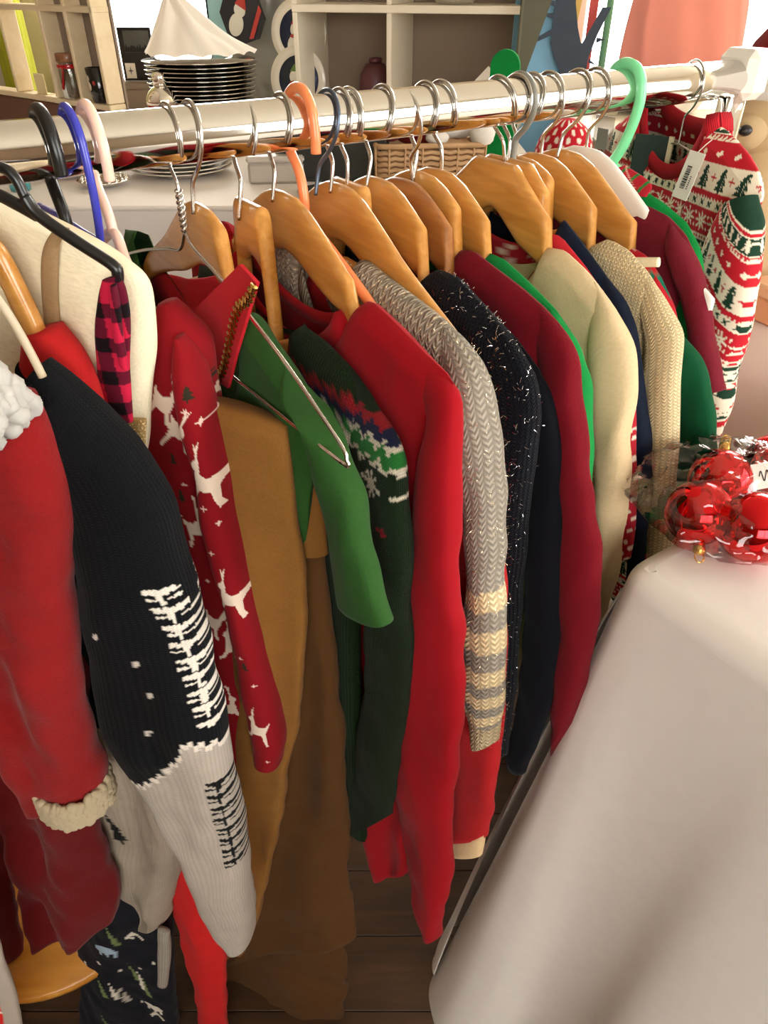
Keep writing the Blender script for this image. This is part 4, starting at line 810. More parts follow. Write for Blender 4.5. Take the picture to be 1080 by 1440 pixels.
ca, cb_ = np.array([(-0.019, 0.0325), (0.0041, 0.0549), (0.0146, 0.0715), (0.0182, 0.0887)]), np.array([(-0.045, 0.0984), (-0.0246, 0.1137), (-0.0051, 0.1072), (0.0116, 0.0968)])
for i in range(900):
    s, t = rng.random(), rng.random(); o_ = np.array([np.interp(s, [0, .33, .66, 1], ca[:, k]) for k in (0, 1)]); i_ = np.array([np.interp(s, [0, .33, .66, 1], cb_[:, k]) for k in (0, 1)])
    q_ = o_ + (i_ - o_) * t; pts_.append((q_[0], -.030 + (.022 if rng.random() < .2 else -.022) * math.sin(PI * t) ** .5, -q_[1]))
core = [np.array([np.interp(s, [0, .33, .66, 1], ca[:, k]) for k in (0, 1)]) * .5 + np.array([np.interp(s, [0, .33, .66, 1], cb_[:, k]) for k in (0, 1)]) * .5 for s in np.linspace(0, 1, 12)]
sleeve(gs, [tuple(p) for p in ca], [tuple(p) for p in cb_], .022, C_['fur'], 'collar_core', wof=-.030, n=30, m=40, fold=.003)
lumps(gs, 'collar', pts_, C_['fur'], .0056, 0)
cpts = []
ce, cf_ = [(-0.0855, 0.4529), (-0.0169, 0.4283)]
for i in range(420):
    s = rng.random(); t = rng.random() * 2 * PI; hx = ce[0] + (cf_[0] - ce[0]) * (.36 + .40 * math.cos(t)); cpts.append((hx, -.004 + .027 * math.sin(t), -(ce[1] + rng.uniform(-.010, .016))))
lumps(gs, 'fur_cuff', cpts, cloth('fur_trim', '#e4cfa8', 'fleece', depth=.001, sheen=.1), .0042, 0)
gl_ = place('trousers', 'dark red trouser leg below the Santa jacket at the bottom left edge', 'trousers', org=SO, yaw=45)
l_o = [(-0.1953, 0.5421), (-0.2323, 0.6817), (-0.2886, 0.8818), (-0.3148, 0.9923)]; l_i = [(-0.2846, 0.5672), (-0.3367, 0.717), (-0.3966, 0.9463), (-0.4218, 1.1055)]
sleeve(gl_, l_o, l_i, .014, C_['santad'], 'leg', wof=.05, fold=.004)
wa = [(-0.0073, 0.0145), (0.0044, 0.0404), (0.0098, 0.0534), (0.0143, 0.0694), (0.017, 0.0818)]
wt = thing('plastic_hanger', 'pale plastic hanger arm poking from the white sherpa collar at the left edge', 'hanger', (*SO, RZ), RROT + math.radians(45))
link('arm', tube_mesh([(a, .004, -d) for a, d in wa], .0022, 10, 30), plain('cream_plastic', '#b9a88c', .4), wt)

# ---- navy polar bear pyjamas at the bottom left
NO = (-.335, .465)
gn = place('printed_trousers', 'navy trousers printed with polar bears and pine trees at the bottom left', 'trousers', org=NO, yaw=45)
n_o = [(0.0897, 0.6415), (0.0872, 0.7435), (0.0673, 0.888), (0.0416, 1.0663), (-0.0009, 1.3578)]; n_i = [(0.0132, 0.666), (-0.0304, 0.8197), (-0.0893, 0.9953), (-0.1383, 1.1807), (-0.2205, 1.4916)]
W_ = '#d8cfc0'; G1, G2 = '#6f7f50', '#a8a094'
tre = [(-0.0621, 1.0753), (-0.0469, 1.0819), (-0.0377, 1.1009), (-0.0078, 1.0227), (-0.002, 1.0465), (0.0025, 1.0671), (-0.0912, 1.2137), (-0.0048, 0.8956)]; ber = [(-0.0268, 0.9476), (-0.0748, 1.2372), (0.0003, 1.1351)]; dts = [(-0.0778, 1.0222), (-0.1136, 1.1682), (-0.0242, 1.0194), (0.0069, 1.0029), (-0.0208, 1.1385), (-0.1582, 1.2995), (-0.1343, 1.3007), (0.0171, 0.9092), (-0.0945, 1.0189), (-0.0059, 1.2159), (-0.0494, 0.9987), (0.0294, 0.9841)]
nm = [(xf([(0, -1), (.55, 1), (-.55, 1)], c[0], c[1], .0085, .032), (G1, W_, G2, G1, W_, G1, G1, G1)[i]) for i, c in enumerate(tre)] + [(xf(BEAR, c[0], c[1], .017, .040, (.15, .3, .2)[i]), ('#9db4c4', W_, W_)[i]) for i, c in enumerate(ber)] + [(xf(disc_pts(1, 1, 8), c[0], c[1], .0024, .0045), W_) for c in dts]
swl = [(0.0199, 0.9004), (-0.0011, 1.1661)]
nm += [(xf([(-1, .2), (-.4, -.2), (.2, -.6), (.5, -.2), (.9, .6), (.7, .7), (.3, 0), (-.3, .1), (-.9, .5)], c[0], c[1], .011, .026), W_) for c in swl]
def bearprint(A, D, W, V, X): return paint(blank(A, '#15161d'), A, D, nm)
sleeve(gn, n_o, n_i, .022, C_['print'], 'leg', bearprint, n=170, m=620, fold=.005, pleat=.004)
n2o = [(-0.0898, 0.9757), (-0.1079, 1.0698), (-0.1374, 1.1926)]; n2i = [(-0.1391, 1.0349), (-0.1601, 1.1171), (-0.16, 1.1859)]
sleeve(gn, n2o, n2i, .006, C_['print'], 'waistband', bearprint, wof=.01, m=60, n=60)
gk = place('baby_sock', 'pale grey sock with a cream motif hanging beside the red trouser leg', 'sock', org=NO, yaw=45)
k1 = [(0.0862, 0.8384), (0.0742, 0.9092), (0.0533, 1.002)]; k2 = [(0.0715, 0.834), (0.0553, 0.9179), (0.039, 1.0026)]
sleeve(gk, k1, k2, .006, cloth('pale_grey_knit', '#a9a093', 'knit', .002, .0004), 'sock', wof=-.028, m=30, n=24, fold=.001)
GO = (-.36, .325)
gx = place('patterned_shirt', 'red shirt with white print and a pale grey edge in the bottom left corner', 'top', org=GO, yaw=45)
x_o = [(0.0382, 0.4593), (0.002, 0.6133), (-0.0111, 0.6911), (-0.0262, 0.7806), (-0.073, 0.9667)]; x_i = [(-0.0519, 0.4898), (-0.1241, 0.6667), (-0.1565, 0.7589), (-0.1947, 0.8676), (-0.2812, 1.0936)]
bx_ = [(-0.0537, 0.8129), (-0.0243, 0.7208), (-0.0687, 0.8788)]
def redprint(A, D, W, V, X):
    cc = blank(A, '#d8221f'); cc = paint(cc, A, D, [(xf(DEER, c[0], c[1], .016, .02, .4), '#ece0d2') for c in bx_]); cc[X > .80] = rgb('#b3a798'); return cc
sleeve(gx, x_o, x_i, .012, C_['print'], 'body', redprint, n=110, m=200, fold=.002)

link('hanging_loop', tube_mesh([(-.02, 0, .012), (-.03, 0, -.20), (-.035, 0, -x_o[0][1] - .01)], .0015, 6, 20), M['white_plastic'], gx)

# ================= white clothed table at the right with bagged baubles
TZ = 1.0225
tc = rail_pt(.325); TC = np.array(tc[:2]) + RN * .265
front_table = thing('display_table', 'tall white clothed display table at the right, its cloth spreading over the floor corner', 'table', (float(TC[0]), float(TC[1]), 0), math.atan2(RR[1], RR[0]))
# local frame: x along the rail, y away from the room side (negative y = front)
def skirt(parent, path, hem, top_z, mat, name, rows=60, sag=0.):
    """cloth falling from an edge path (x, y) to a hem path (x, y, z)"""
    p, h = smoothpts(path, 220), smoothpts(hem, 220); v = np.linspace(0, 1, rows)[:, None, None]
    e = np.clip(v * 1.0, 0, 1) ** .82
    XY = p[None] * (1 - e) + h[None, :, :2] * e; Z = top_z + (h[None, :, 2:3] - top_z) * (v ** .92)
    s = np.linspace(0, 1, 220); ph = nz3(np.tile(s * 3, (rows, 1)), np.tile(v[:, 0], (1, 220)), 2.2, .5, 91)
    t = np.gradient(p, axis=0); nrm = np.stack([t[:, 1], -t[:, 0]], -1); nrm /= np.linalg.norm(nrm, axis=1)[:, None] + 1e-9
    off = (.022 * ph + .012 * np.sin(s * 34 + 1.5)[None]) * (v[:, :, 0] ** 1.1)
    XY = XY + nrm[None] * off[:, :, None]
    V = np.concatenate([XY, Z], -1)
    uv = np.stack([np.broadcast_to(s[None] * 2, (rows, 220)), np.broadcast_to(v[:, :, 0], (rows, 220))], -1)
    return link(name, gridmesh(V, False, uv), mat, parent)
linen = cloth('white_table_linen', '#e6ded6', depth=.00015, var=.08, sheen=.1)
lx, ly, r_ = .95, .62, .018
top = gridmesh(np.stack([np.stack(np.broadcast_arrays(np.linspace(r_ * .75, lx, 40)[None], -np.linspace(r_ * .75, ly, 30)[:, None], (TZ - .0007) * np.ones((30, 40))), -1)], 0)[0], False, np.stack(np.meshgrid(np.linspace(0, 1, 40), np.linspace(0, 1, 30)), -1))
edge = [(lx, .001)] + [(x, .001) for x in (.6, .3, .1, .034)] + [(.016, -.0015), (.0075, -.0065), (.002, -.015)] + [(0, y) for y in (-.034, -.12, -.25, -.4, -.5, -ly)]
link('tabletop', box_mesh(lx - .03, ly - .03, .028, .004, (lx / 2, -ly / 2, TZ - .017)), M['shelf_wood'], front_table)
for x in (.08, lx - .08):
    for y in (-.08, -ly + .08): link('leg', box_mesh(.045, .045, TZ - .03, .004, (x, y, (TZ - .03) / 2)), M['shelf_wood'], front_table)
tcl = thing('tablecloth', 'white tablecloth over the tall right table, one corner flaring to the floor', 'tablecloth', front_table.location, front_table.rotation_euler.z)
# rounded lip then fall
lipv = []
ep = smoothpts(edge, 220); tt = np.gradient(ep, axis=0); nr = np.stack([tt[:, 1], -tt[:, 0]], -1); nr /= np.linalg.norm(nr, axis=1)[:, None] + 1e-9
if nr[0, 1] < 0: nr = -nr
for k in range(7):
    a_ = k / 6 * PI / 2; lipv.append(np.c_[ep + nr * (r_ * (math.sin(a_) - 1)), np.full(220, TZ - r_ * (1 - math.cos(a_)))])
link('cloth_top', top, linen, tcl); link('cloth_edge', gridmesh(np.stack(lipv), False, np.zeros((7, 220, 2))), linen, tcl)
hem = [(lx, .02, .04), (.6, .03, .05), (.3, .05, .06), (.12, .085, .06), (.0, .115, .06), (-.05, .105, .055), (-.07, .065, .05), (-.062, .015, .05), (-.030, -.035, .055), (-.028, -.09, .05), (-.055, -.14, .045), (-.05, -.25, .05), (-.045, -.4, .05), (-.05, -ly, .05)]
skirt(tcl, edge, hem, TZ - r_, linen, 'cloth_skirt')
hem2 = [(lx, .05, .12), (.6, .055, .12), (.2, .09, .12), (.05, .135, .13), (-.03, .135, .12), (-.06, .12, .12)]
skirt(tcl, [(lx, .0), (.6, .0), (.2, .0), (.05, .0), (.01, -.002), (.004, -.006)], hem2, TZ - r_ - .01, linen, 'under_cloth', 30)

# baubles in a clear bag
def bauble(p, r, label, cap=None):
    t = thing('bauble', label, 'bauble', p, 0, None)
    link('ball', sph_mesh(r, seg=40), M['bauble'], t)
    if cap:
        d = Vector(cap).normalized(); m = Matrix.Translation(d * (r * .98)) @ d.to_track_quat('Z', 'Y').to_matrix().to_4x4()
        c = link('cap', lathe_mesh([(.0045, -.001), (.0048, .007), (.003, .0085), (.0005, .0086)], 16), M['gold'], t); c.matrix_local = m
        lp = link('loop', tube_mesh([(.0035 * math.cos(a), 0, .011 + .0045 * math.sin(a)) for a in np.linspace(-1.3, 4.4, 16)], .0006, 6), M['gold'], t); lp.matrix_local = m
    return t
bz = TZ + .0015
b1 = (0.2524, 0.4798, 1.05); b2 = (0.2877, 0.4583, 1.052); b3 = (0.2875, 0.5286, 1.052); b4 = (0.3438, 0.5537, 1.052)
bauble((b1[0], b1[1], bz + .0265), .0262, 'shiny red bauble with a gold cap, leftmost in the clear bag', (-.1, -.75, -.55))
bauble((b2[0], b2[1], bz + .0285), .0282, 'large shiny red bauble at the front right of the clear bag', (.6, .6, .2))
bauble((b3[0], b3[1], bz + .0265), .0262, 'shiny red bauble behind the front two in the clear bag', (.2, .6, .5))
bauble((b4[0], b4[1], bz + .0265), .0262, 'shiny red bauble at the right edge of the photo, back of the clear bag', (.7, .5, .3))
bagc = Vector(((b1[0] + b2[0] + b3[0] + b4[0]) / 4, (b1[1] + b2[1] + b3[1] + b4[1]) / 4, 0))
bag = thing('plastic_bag', 'crinkled clear plastic bag holding red baubles on the white tablecloth', 'bag', (bagc.x, bagc.y, bz))
thn, phn = 60, 110; th = np.linspace(.03, PI - .03, thn)[:, None]; ph = np.linspace(0, 2 * PI, phn, endpoint=False)[None]
X = np.sin(th) * np.cos(ph); Y = np.sin(th) * np.sin(ph); Z = np.cos(th) + 0 * ph
px_, py_, pz_ = X * .092, Y * .080, np.where(Z > 0, Z * .048, Z * .016) + .0175
tipd = np.array((0.2071, 0.4868, 1.0492)) - np.array([bagc.x, bagc.y, bz])
ad = math.atan2(tipd[1], tipd[0]); dphi = (ph - ad + PI) % (2 * PI) - PI
pull = np.exp(-(dphi / .36) ** 2) * np.sin(th) ** 4; L_ = math.hypot(tipd[0], tipd[1]); cur = np.hypot(px_, py_)
k_ = 1 + pull * (L_ / np.maximum(cur, .01) - 1) * .95; px_, py_ = px_ * k_, py_ * k_; pz_ = pz_ + pull ** .7 * (tipd[2] - pz_) * .97
for i in range(thn):
    for j in range(phn):
        v = Vector((px_[i, j] * 45, py_[i, j] * 45, pz_[i, j] * 60)); d = abs(noise.noise(v)) * .011 + noise.noise(v * 2.3) * .003
        s_ = 1 - d / .06 * (1 - .9 * min(1., 1.6 * pull[i, j])); px_[i, j] *= s_; py_[i, j] *= s_; pz_[i, j] = max(pz_[i, j] * s_, .0008)
link('film', gridmesh(np.stack([px_, py_, pz_], -1), True), M['film'], bag)
tl = box_mesh(.03, .0006, .022, .0002); tlo = link('bag_label', tl, M['card'], bag, tuple(np.array((0.3259, 0.5282, 1.0552)) - np.array([bagc.x, bagc.y, bz])), .3); tlo.rotation_euler = (-.6, 0, .3); sb_ = link('label_scribble', tube_mesh([(-.008 + .0022 * i, -.0006, .005 * math.sin(i * 2.1)) for i in range(9)], .0005, 5, 40), M['ink'], bag, tlo.location); sb_.rotation_euler = (-.6, 0, .3)
# table and box glimpsed at the right edge
eb = (0.557, 1.0402, 1.0)
sidet = thing('side_table', 'pinkish draped table at the right edge behind the clothes', 'table', (eb[0] + .02, eb[1], 0), -.3)
V_ = []
for k in range(24):
    z = .995 * (1 - k / 23); f = 1 + .10 * (k / 23)
    ring = [((.16 * f + .010 * (k / 23) * math.sin(a * 9)) * math.cos(a), (.16 * f + .010 * (k / 23) * math.sin(a * 9)) * math.sin(a), z) for a in np.linspace(0, 2 * PI, 90, endpoint=False)]
    V_.append(ring)
link('cloth', gridmesh(np.array(V_), True, np.zeros((24, 91, 2)), caps=(True, False)), cloth('pinkish_linen', '#c9b0a4', depth=.0002, var=.08), sidet)
pb = thing('gift_box', 'small peach coloured box on the draped table at the right edge', 'box', (eb[0] + .01, eb[1], .9965), .4)
link('base', box_mesh(.075, .06, .034, .003, (0, 0, .017)), plain('peach_card', '#d99a6e', .6), pb); link('lid', box_mesh(.079, .064, .018, .003, (0, 0, .043)), plain('peach_lid', '#e3b088', .6), pb)

# ================= counter behind the rail
CZ = 1.0
ctab = thing('counter_table', 'long white clothed counter behind the rail holding plates and shelves', 'table', (-.6, 1.66, 0))
link('cloth_top', box_mesh(2.1, 1.35, .012, .004, (-.05, .675, CZ - .006)), linen, ctab)
cs = np.linspace(-1.1, 1.0, 160); vv = np.linspace(0, 1, 30)[:, None]
link('cloth_front', gridmesh(np.stack([np.broadcast_to(cs[None], (30, 160)), -.004 - .03 * vv * (1 + np.sin(cs * 23)[None] * .8 + .4 * np.sin(cs * 51)[None]), np.broadcast_to(CZ - .008 - .95 * vv, (30, 160))], -1), False, np.zeros((30, 160, 2))), linen, ctab)
for x in (-1.0, .9):
    for y in (.06, 1.28): link('leg', box_mesh(.05, .05, CZ - .012, .004, (x, y, (CZ - .012) / 2)), M['shelf_wood'], ctab)
pc = (-0.4811, 1.9584, 1.0)
PLATE = [(.001, .004), (.06, .004), (.066, .002), (.07, .004), (.082, .010), (.118, .018), (.12, .0195), (.117, .0205), (.082, .013), (.07, .008), (.001, .007)]
for i in range(5):
    rr_ = .125
    tag(link('dinner_plate', lathe_mesh([(x * 1.04, z) for x, z in PLATE], 48), M['white_glaze'], None, (pc[0] - .02 + .002 * math.sin(i * 2), pc[1] + .02 + .002 * math.cos(i * 3), CZ + .0005 + i * .0085)), ('white dinner plate at the bottom of the stack of five on the counter', 'white dinner plate second from the bottom of the stack of five', 'white dinner plate in the middle of the stack of five', 'white dinner plate second from the top of the stack of five', 'white dinner plate on top of the stack of five on the counter')[i], 'plate', 'white plates stacked on the counter')
sd = (-0.6513, 1.8451, 1.0)
dish = thing('silver_dish', 'ornate silver dish on the white counter, left of the white plates', 'dish', (sd[0], sd[1], CZ + .0005))
link('bowl', lathe_mesh([(.001, .002), (.03, .002), (.045, .008), (.058, .014), (.06, .016), (.056, .016), (.042, .010), (.001, .006)], 48), M['silver'], dish)
for i in range(18):
    a = i / 18 * 2 * PI; link('boss', sph_mesh(.0055, seg=10, c=(.051 * math.cos(a), .051 * math.sin(a), .0155)), M['silver'], dish)
rd = (-0.7704, 1.9348, 1.0)
tag(link('shallow_bowl', lathe_mesh([(.001, .002), (.05, .002), (.09, .022), (.10, .03), (.098, .032), (.085, .024), (.05, .006), (.001, .006)], 40), plain('brown_red_glaze', '#7a2d1c', .2, coat=.5), None, (rd[0], rd[1] + .05, CZ + .0005)), 'brown red shallow bowl behind the blue hanger hook', 'bowl')
tb = (-0.8305, 1.8029, 1.0)
tbx = thing('glass_tumbler', 'small teal glass tumbler on the counter at the left edge', 'glass', (tb[0], tb[1], CZ + .0005)); link('tumbler', lathe_mesh([(.001, .001), (.022, .001), (.027, .06), (.025, .06), (.020, .004), (.001, .004)], 28), plain('teal_glass', '#4fa3a8', .1), tbx); link('rim', lathe_mesh([(.0255, .0595), (.0275, .061), (.0255, .062)], 28), M['silver'], tbx)
gb_ = (-0.2575, 1.8451, 1.0)
gbx = thing('ceramic_box', 'pale grey lidded ceramic box right of the white plates', 'box', (gb_[0], gb_[1] + .07, CZ + .0005), .1)
link('base', box_mesh(.13, .10, .045, .006, (0, 0, .0225)), plain('pale_grey_glaze', '#b9b0a6', .4), gbx); link('lid', box_mesh(.135, .105, .014, .005, (0, 0, .0525)), plain('pale_grey_lid', '#c4bbb0', .4), gbx)
db = (-0.1163, 1.8451, 1.0)
dbx = thing('dark_crate', 'dark green grey crate on the counter behind the middle of the rail', 'crate', (db[0], db[1] + .14, CZ + .0005), -.1)
cm = plain('dark_crate_paint', '#2b2c26', .7)
link('floor_panel', box_mesh(.26, .2, .008, .001, (0, 0, .004)), cm, dbx)
for nm_, a_ in (('side_panel', (.26, .008, .12, .001, (0, -.096, .068))), ('side_panel', (.26, .008, .12, .001, (0, .096, .068))), ('end_panel', (.008, .184, .12, .001, (-.126, 0, .068))), ('end_panel', (.008, .184, .12, .001, (.126, 0, .068)))): link(nm_, box_mesh(*a_), cm, dbx)
sk = (-0.0955, 1.7557, 1.0)
tag(link('silver_tray', lathe_mesh([(.001, .002), (.055, .002), (.075, .010), (.077, .012), (.074, .012), (.054, .005), (.001, .005)], 40), M['silver'], None, (sk[0] - .02, sk[1] - .01, CZ + .0005)), 'small silver tray in front of the dark crate', 'tray')

# shaker, riser, black platters, white tissue
sh = (-0.6482, 2.4568, 1.1747)
sha = thing('cocktail_shaker', 'silver topped cocktail shaker with a red body left of the black plates', 'shaker', (sh[0], sh[1], CZ + .0005)); sha.scale = (1.32, 1.32, 1.32)
hs = (sh[2] - CZ) / 1.32
link('body', lathe_mesh([(.026, 0), (.030, .004), (.034, hs - 0.0828), (.034, hs - 0.0612), (.001, hs - 0.0612)], 36), M['red_gloss'], sha)
link('dome', lathe_mesh([(.0345, hs - 0.0619), (.0345, hs - 0.0547), (.033, hs - 0.0475), (.027, hs - 0.0374), (.018, hs - 0.0302), (.0135, hs - 0.0274), (.0005, hs - 0.0266)], 36), M['silver'], sha)
link('cap', lathe_mesh([(.0145, hs - 0.0274), (.0145, hs - 0.0086), (.0125, hs - 0.0029), (.007, hs), (.0005, hs + .001)], 28), M['silver'], sha)
bp_ = (-0.5529, 2.6017, 1.0679)
ris = thing('display_riser', 'low white display riser under the stack of black platters', 'riser', (bp_[0], bp_[1], CZ + .0005)); rh = bp_[2] - CZ
link('top_board', box_mesh(.34, .34, .014, .002, (0, 0, rh - .008)), M['white_paint'], ris)
for s_ in (-1, 1): link('side_board', box_mesh(.014, .34, rh - .016, .002, (s_ * .163, 0, (rh - .016) / 2)), M['white_paint'], ris)
NPL = 11
for i in range(NPL):
    w_ = ('lowest', 'second lowest', 'third from the bottom', 'fourth from the bottom', 'fifth from the bottom', 'middle', 'fifth from the top', 'fourth from the top', 'third from the top', 'second highest', 'topmost')[i]
    p_ = thing('platter', f'black glazed platter, {w_} of the tall dark stack', 'plate', (bp_[0] + .003 * math.sin(i * 2.3), bp_[1] + .002 * math.cos(i), CZ + rh + .001 + i * .0112), 0, 'black platters in the tall stack')
    k_ = .155 + .0013 * i
    link('dish', lathe_mesh([(.001, .001), (.10, .001), (.125, .004), (k_, .012), (k_ + .001, .0135), (k_ - .003, .0145), (.12, .008), (.001, .004)], 56), M['black_glaze'], p_)
    link('gilt_rim', lathe_mesh([(k_ + .0012, .0125), (k_ + .0018, .0135), (k_ + .0006, .0146)], 56), M['silver'], p_)
tz_ = CZ + rh + NPL * .0112 + .014
tis = []
for i in range(26):
    for j in range(36): pass
rr2 = np.linspace(0, 1, 26)[:, None]; aa2 = np.linspace(0, 2 * PI, 72, endpoint=False)[None]
R2 = .165 * rr2 * (1 + .05 * np.sin(aa2 * 5)); H2 = .15 * (1 - rr2) ** 1.1 * (1 + .12 * np.sin(aa2 * 6 + 4 * rr2)) + .004 + .008 * np.abs(np.sin(aa2 * 7)) * rr2
X2 = R2 * np.cos(aa2) - .07 * (1 - rr2) ; Y2 = R2 * np.sin(aa2)
tag(link('tissue_paper', gridmesh(np.stack([X2, Y2, H2], -1), True), plain('white_tissue', '#f6efe4', .85), None, (bp_[0], bp_[1], tz_)), 'heap of white tissue paper on top of the black platters', 'tissue paper')

# small black picture panel left of the platters
fp = (-0.8389, 2.9325, 1.183)
fr = thing('picture_frame', 'small black framed skyline picture with a white label, left of the black platters', 'picture', (fp[0], fp[1] + .02, fp[2] - .08), .0)
link('panel', box_mesh(.112, .012, .155, .002, (0, 0, .0775)), M['black_plastic'], fr)
link('picture', box_mesh(.086, .002, .062, 0, (.006, -.007, .115)), plain('slate_print', '#4a4b47', .5), fr)
sky_pts = [(-.043, 0)] + [(-.043 + .0043 * i, .008 + .016 * abs(math.sin(i * 1.7)) * (.4 + .6 * abs(math.sin(i * .6 + 1)))) for i in range(21)] + [(.043, 0)]
link('skyline', poly_mesh([(x + .006, z + .085) for x, z in sky_pts], .001), M['ink'], fr, (0, -.0085, 0))
link('label', box_mesh(.034, .0014, .045, 0, (-.030, -.0068, .030)), M['card'], fr); link('label_print', poly_mesh(xf(STAR4, -.03, .03, .009, .014), .0008), plain('grey_print', '#6b665f', .7), fr, (0, -.008, 0))
bb2 = thing('storage_box', 'plain grey beige storage box below the small black picture', 'box', (fp[0] + .01, fp[1] + .05, CZ + .0005)); hb = fp[2] - .08 - CZ - .001
link('base', box_mesh(.17, .16, hb * .8, .003, (0, 0, hb * .4)), M['grey_panel'], bb2); link('lid', box_mesh(.175, .165, hb * .2, .003, (0, 0, hb * .9 - .0005)), M['grey_panel'], bb2)

# ================= left corner shelf
s0 = np.array((-0.72, 2.1981, 1.1078)); s1 = np.array((-1.2715, 2.6332, 1.1453)); dv = (s1 - s0)[:2]; sl_ = float(np.linalg.norm(dv)); sa = math.atan2(-dv[1], -dv[0]); SB = float(s0[2])
shf = thing('corner_shelf', 'pale wooden cubby shelf unit in the back left corner with a jar and a mug', 'shelf', (float(s0[0]), float(s0[1]), 0), sa)
# local x runs from the near right post (0) to the far left (-sl_); depth goes to +y
for nm_, z_ in (('bottom_board', SB), ('upper_board', SB + .215), ('top_board', SB + .50)): link(nm_, box_mesh(sl_, .05, .014, .002, (-sl_ / 2, .025, z_ + .007)), M['shelf_wood'], shf)
for x_ in (-.008, -.125, -.245, -.45, -sl_ + .008): link('upright', box_mesh(.013, .05, .48, .002, (x_, .025, SB + .255)), M['shelf_wood'], shf)
link('back_panel', box_mesh(.245, .006, .50, 0, (-.122, .055, SB + .25)), M['grey_panel'], shf)
link('plinth', box_mesh(sl_, .046, SB - .002, .003, (-sl_ / 2, .026, (SB - .002) / 2)), plain('dark_brown_panel', '#6a4632', .6), shf)
def on_shelf(x, y, z=.0165): 
    return (float(s0[0] + math.cos(sa) * x - math.sin(sa) * y), float(s0[1] + math.sin(sa) * x + math.cos(sa) * y), SB + z)
gq = (-1.275, 3.0142, 1.2104)
gct = thing('curtain', 'lime green curtain behind the pale corner shelf at the top left', 'curtain', (gq[0], gq[1], 0), sa - .25)
xs_ = np.linspace(-.42, .16, 90); zs_ = np.linspace(.6, 2.25, 20); Xg, Zg = np.meshgrid(xs_, zs_)
link('drape', gridmesh(np.stack([Xg, .018 * np.sin(Xg * 70) + .006 * np.sin(Xg * 160 + Zg * 3), Zg], -1), False, np.stack([Xg, Zg], -1)), cloth('lime_curtain', '#bcbc3a', 'fleece', depth=.0006), gct); link('curtain_pole', tube_mesh([(x, 0, 2.27) for x in np.linspace(-.46, .2, 6)], .012, 12), M['hanger_wood_dark'], gct)
cdp = thing('price_card', 'small blank cream card standing in the left cubby', 'card', on_shelf(-.35, .02, .0145), sa); link('card', box_mesh(.05, .002, .05, 0, (0, 0, .0255)), plain('cream_card', '#e9d9a8', .7), cdp); link('card_foot', box_mesh(.055, .02, .001, 0, (0, .011, .0006)), plain('cream_card_foot', '#e9d9a8', .7), cdp)
jr = thing('glass_jar', 'clear glass jar with a wooden lid and red ribbon on the corner shelf', 'jar', on_shelf(-.185, .020, .0145), sa)
link('glass', lathe_mesh([(.001, .001), (.042, .001), (.047, .006), (.047, .085), (.043, .095), (.041, .095), (.044, .084), (.044, .008), (.001, .005)], 36), M['glass'], jr)
link('lid', lathe_mesh([(.001, .096), (.045, .096), (.046, .098), (.046, .115), (.044, .117), (.001, .117)], 36), wood('jar_lid_wood', '#7a4a2c', '#9c6a45', .5), jr)
link('ribbon', lathe_mesh([(.0475, .080), (.0485, .081), (.0485, .089), (.0475, .09)], 36), M['red_gloss'], jr)
link('ribbon_tail', box_mesh(.010, .0015, .06, 0, (-.012, -.049, .055)), M['red_gloss'], jr).rotation_euler = (0, .5, 0)
jr.scale = (.66, .66, .92)
mg = thing('mug', 'black mug with a pale printed figure on the corner shelf', 'mug', on_shelf(-.062, .022, .0145), sa)
link('cup', lathe_mesh([(.001, .001), (.030, .001), (.033, .006), (.040, .085), (.038, .0855), (.031, .008), (.001, .006)], 36), M['black_glaze'], mg)
link('print', sph_mesh(.012, .004, .015, 14, (-.006, -.0335, .045)), plain('pale_print', '#d8c6ae', .6), mg); link('print_ear', join_mesh([sph_mesh(.004, .003, .009, 10, (-.011, -.036, .063)), sph_mesh(.004, .003, .009, 10, (-.002, -.036, .063))]), plain('pale_print_ear', '#d8c6ae', .6), mg)
link('red_print', sph_mesh(.008, .004, .006, 12, (.016, -.0325, .05)), plain('red_print', '#a22a24', .6), mg)
link('handle', tube_mesh([(.038, 0, .07), (.058, 0, .066), (.062, 0, .045), (.052, 0, .025), (.034, 0, .02)], .0045, 10, 30), M['black_glaze'], mg)

mg.scale = (.74, .74, .95)
# ================= white cube shelf in the middle
k0 = np.array((-0.2839, 2.7374, 1.0506)); k1_ = np.array((0.4067, 2.5451, 1.0751)); dv = (k1_ - k0)[:2]; kl = float(np.linalg.norm(dv)); ka = math.atan2(dv[1], dv[0])
KB = CZ + .0005
kx = thing('cube_shelf', 'white cube shelf with grey brown compartments behind the middle of the rail', 'shelf', (float(k0[0]), float(k0[1]), KB), ka)
kz = float((0.0224, 2.82, 1.3173)[2]) - KB
for nm_, z_ in (('bottom_board', .007), ('middle_board', kz), ('top_board', kz + .33)): link(nm_, box_mesh(kl, .28, .020 if nm_ != 'bottom_board' else .014, .002, (kl / 2, .14, z_)), M['white_paint'], kx)
for i_, x_ in enumerate((.009, kl * .432, kl - .009)):
    for z0, z1 in ((.014, kz - .01), (kz + .01, kz + .32)): link('upright', box_mesh(.016, .278, z1 - z0, .002, (x_, .14, (z0 + z1) / 2)), M['white_paint'], kx)
link('back_panel', box_mesh(kl, .006, kz + .34, 0, (kl / 2, .284, (kz + .34) / 2)), M['grey_panel'], kx)
pf = thing('paper_flyer', 'white paper sheet leaning in the right cube of the white shelf', 'paper', (float(k0[0] + math.cos(ka) * kl * .83), float(k0[1] + math.sin(ka) * kl * .83 + .05), KB + .0145), ka)
link('sheet', poly_mesh([(-.03, 0), (.05, 0), (.05, .14), (.03, .16), (-.03, .10)], .002), M['card'], pf)
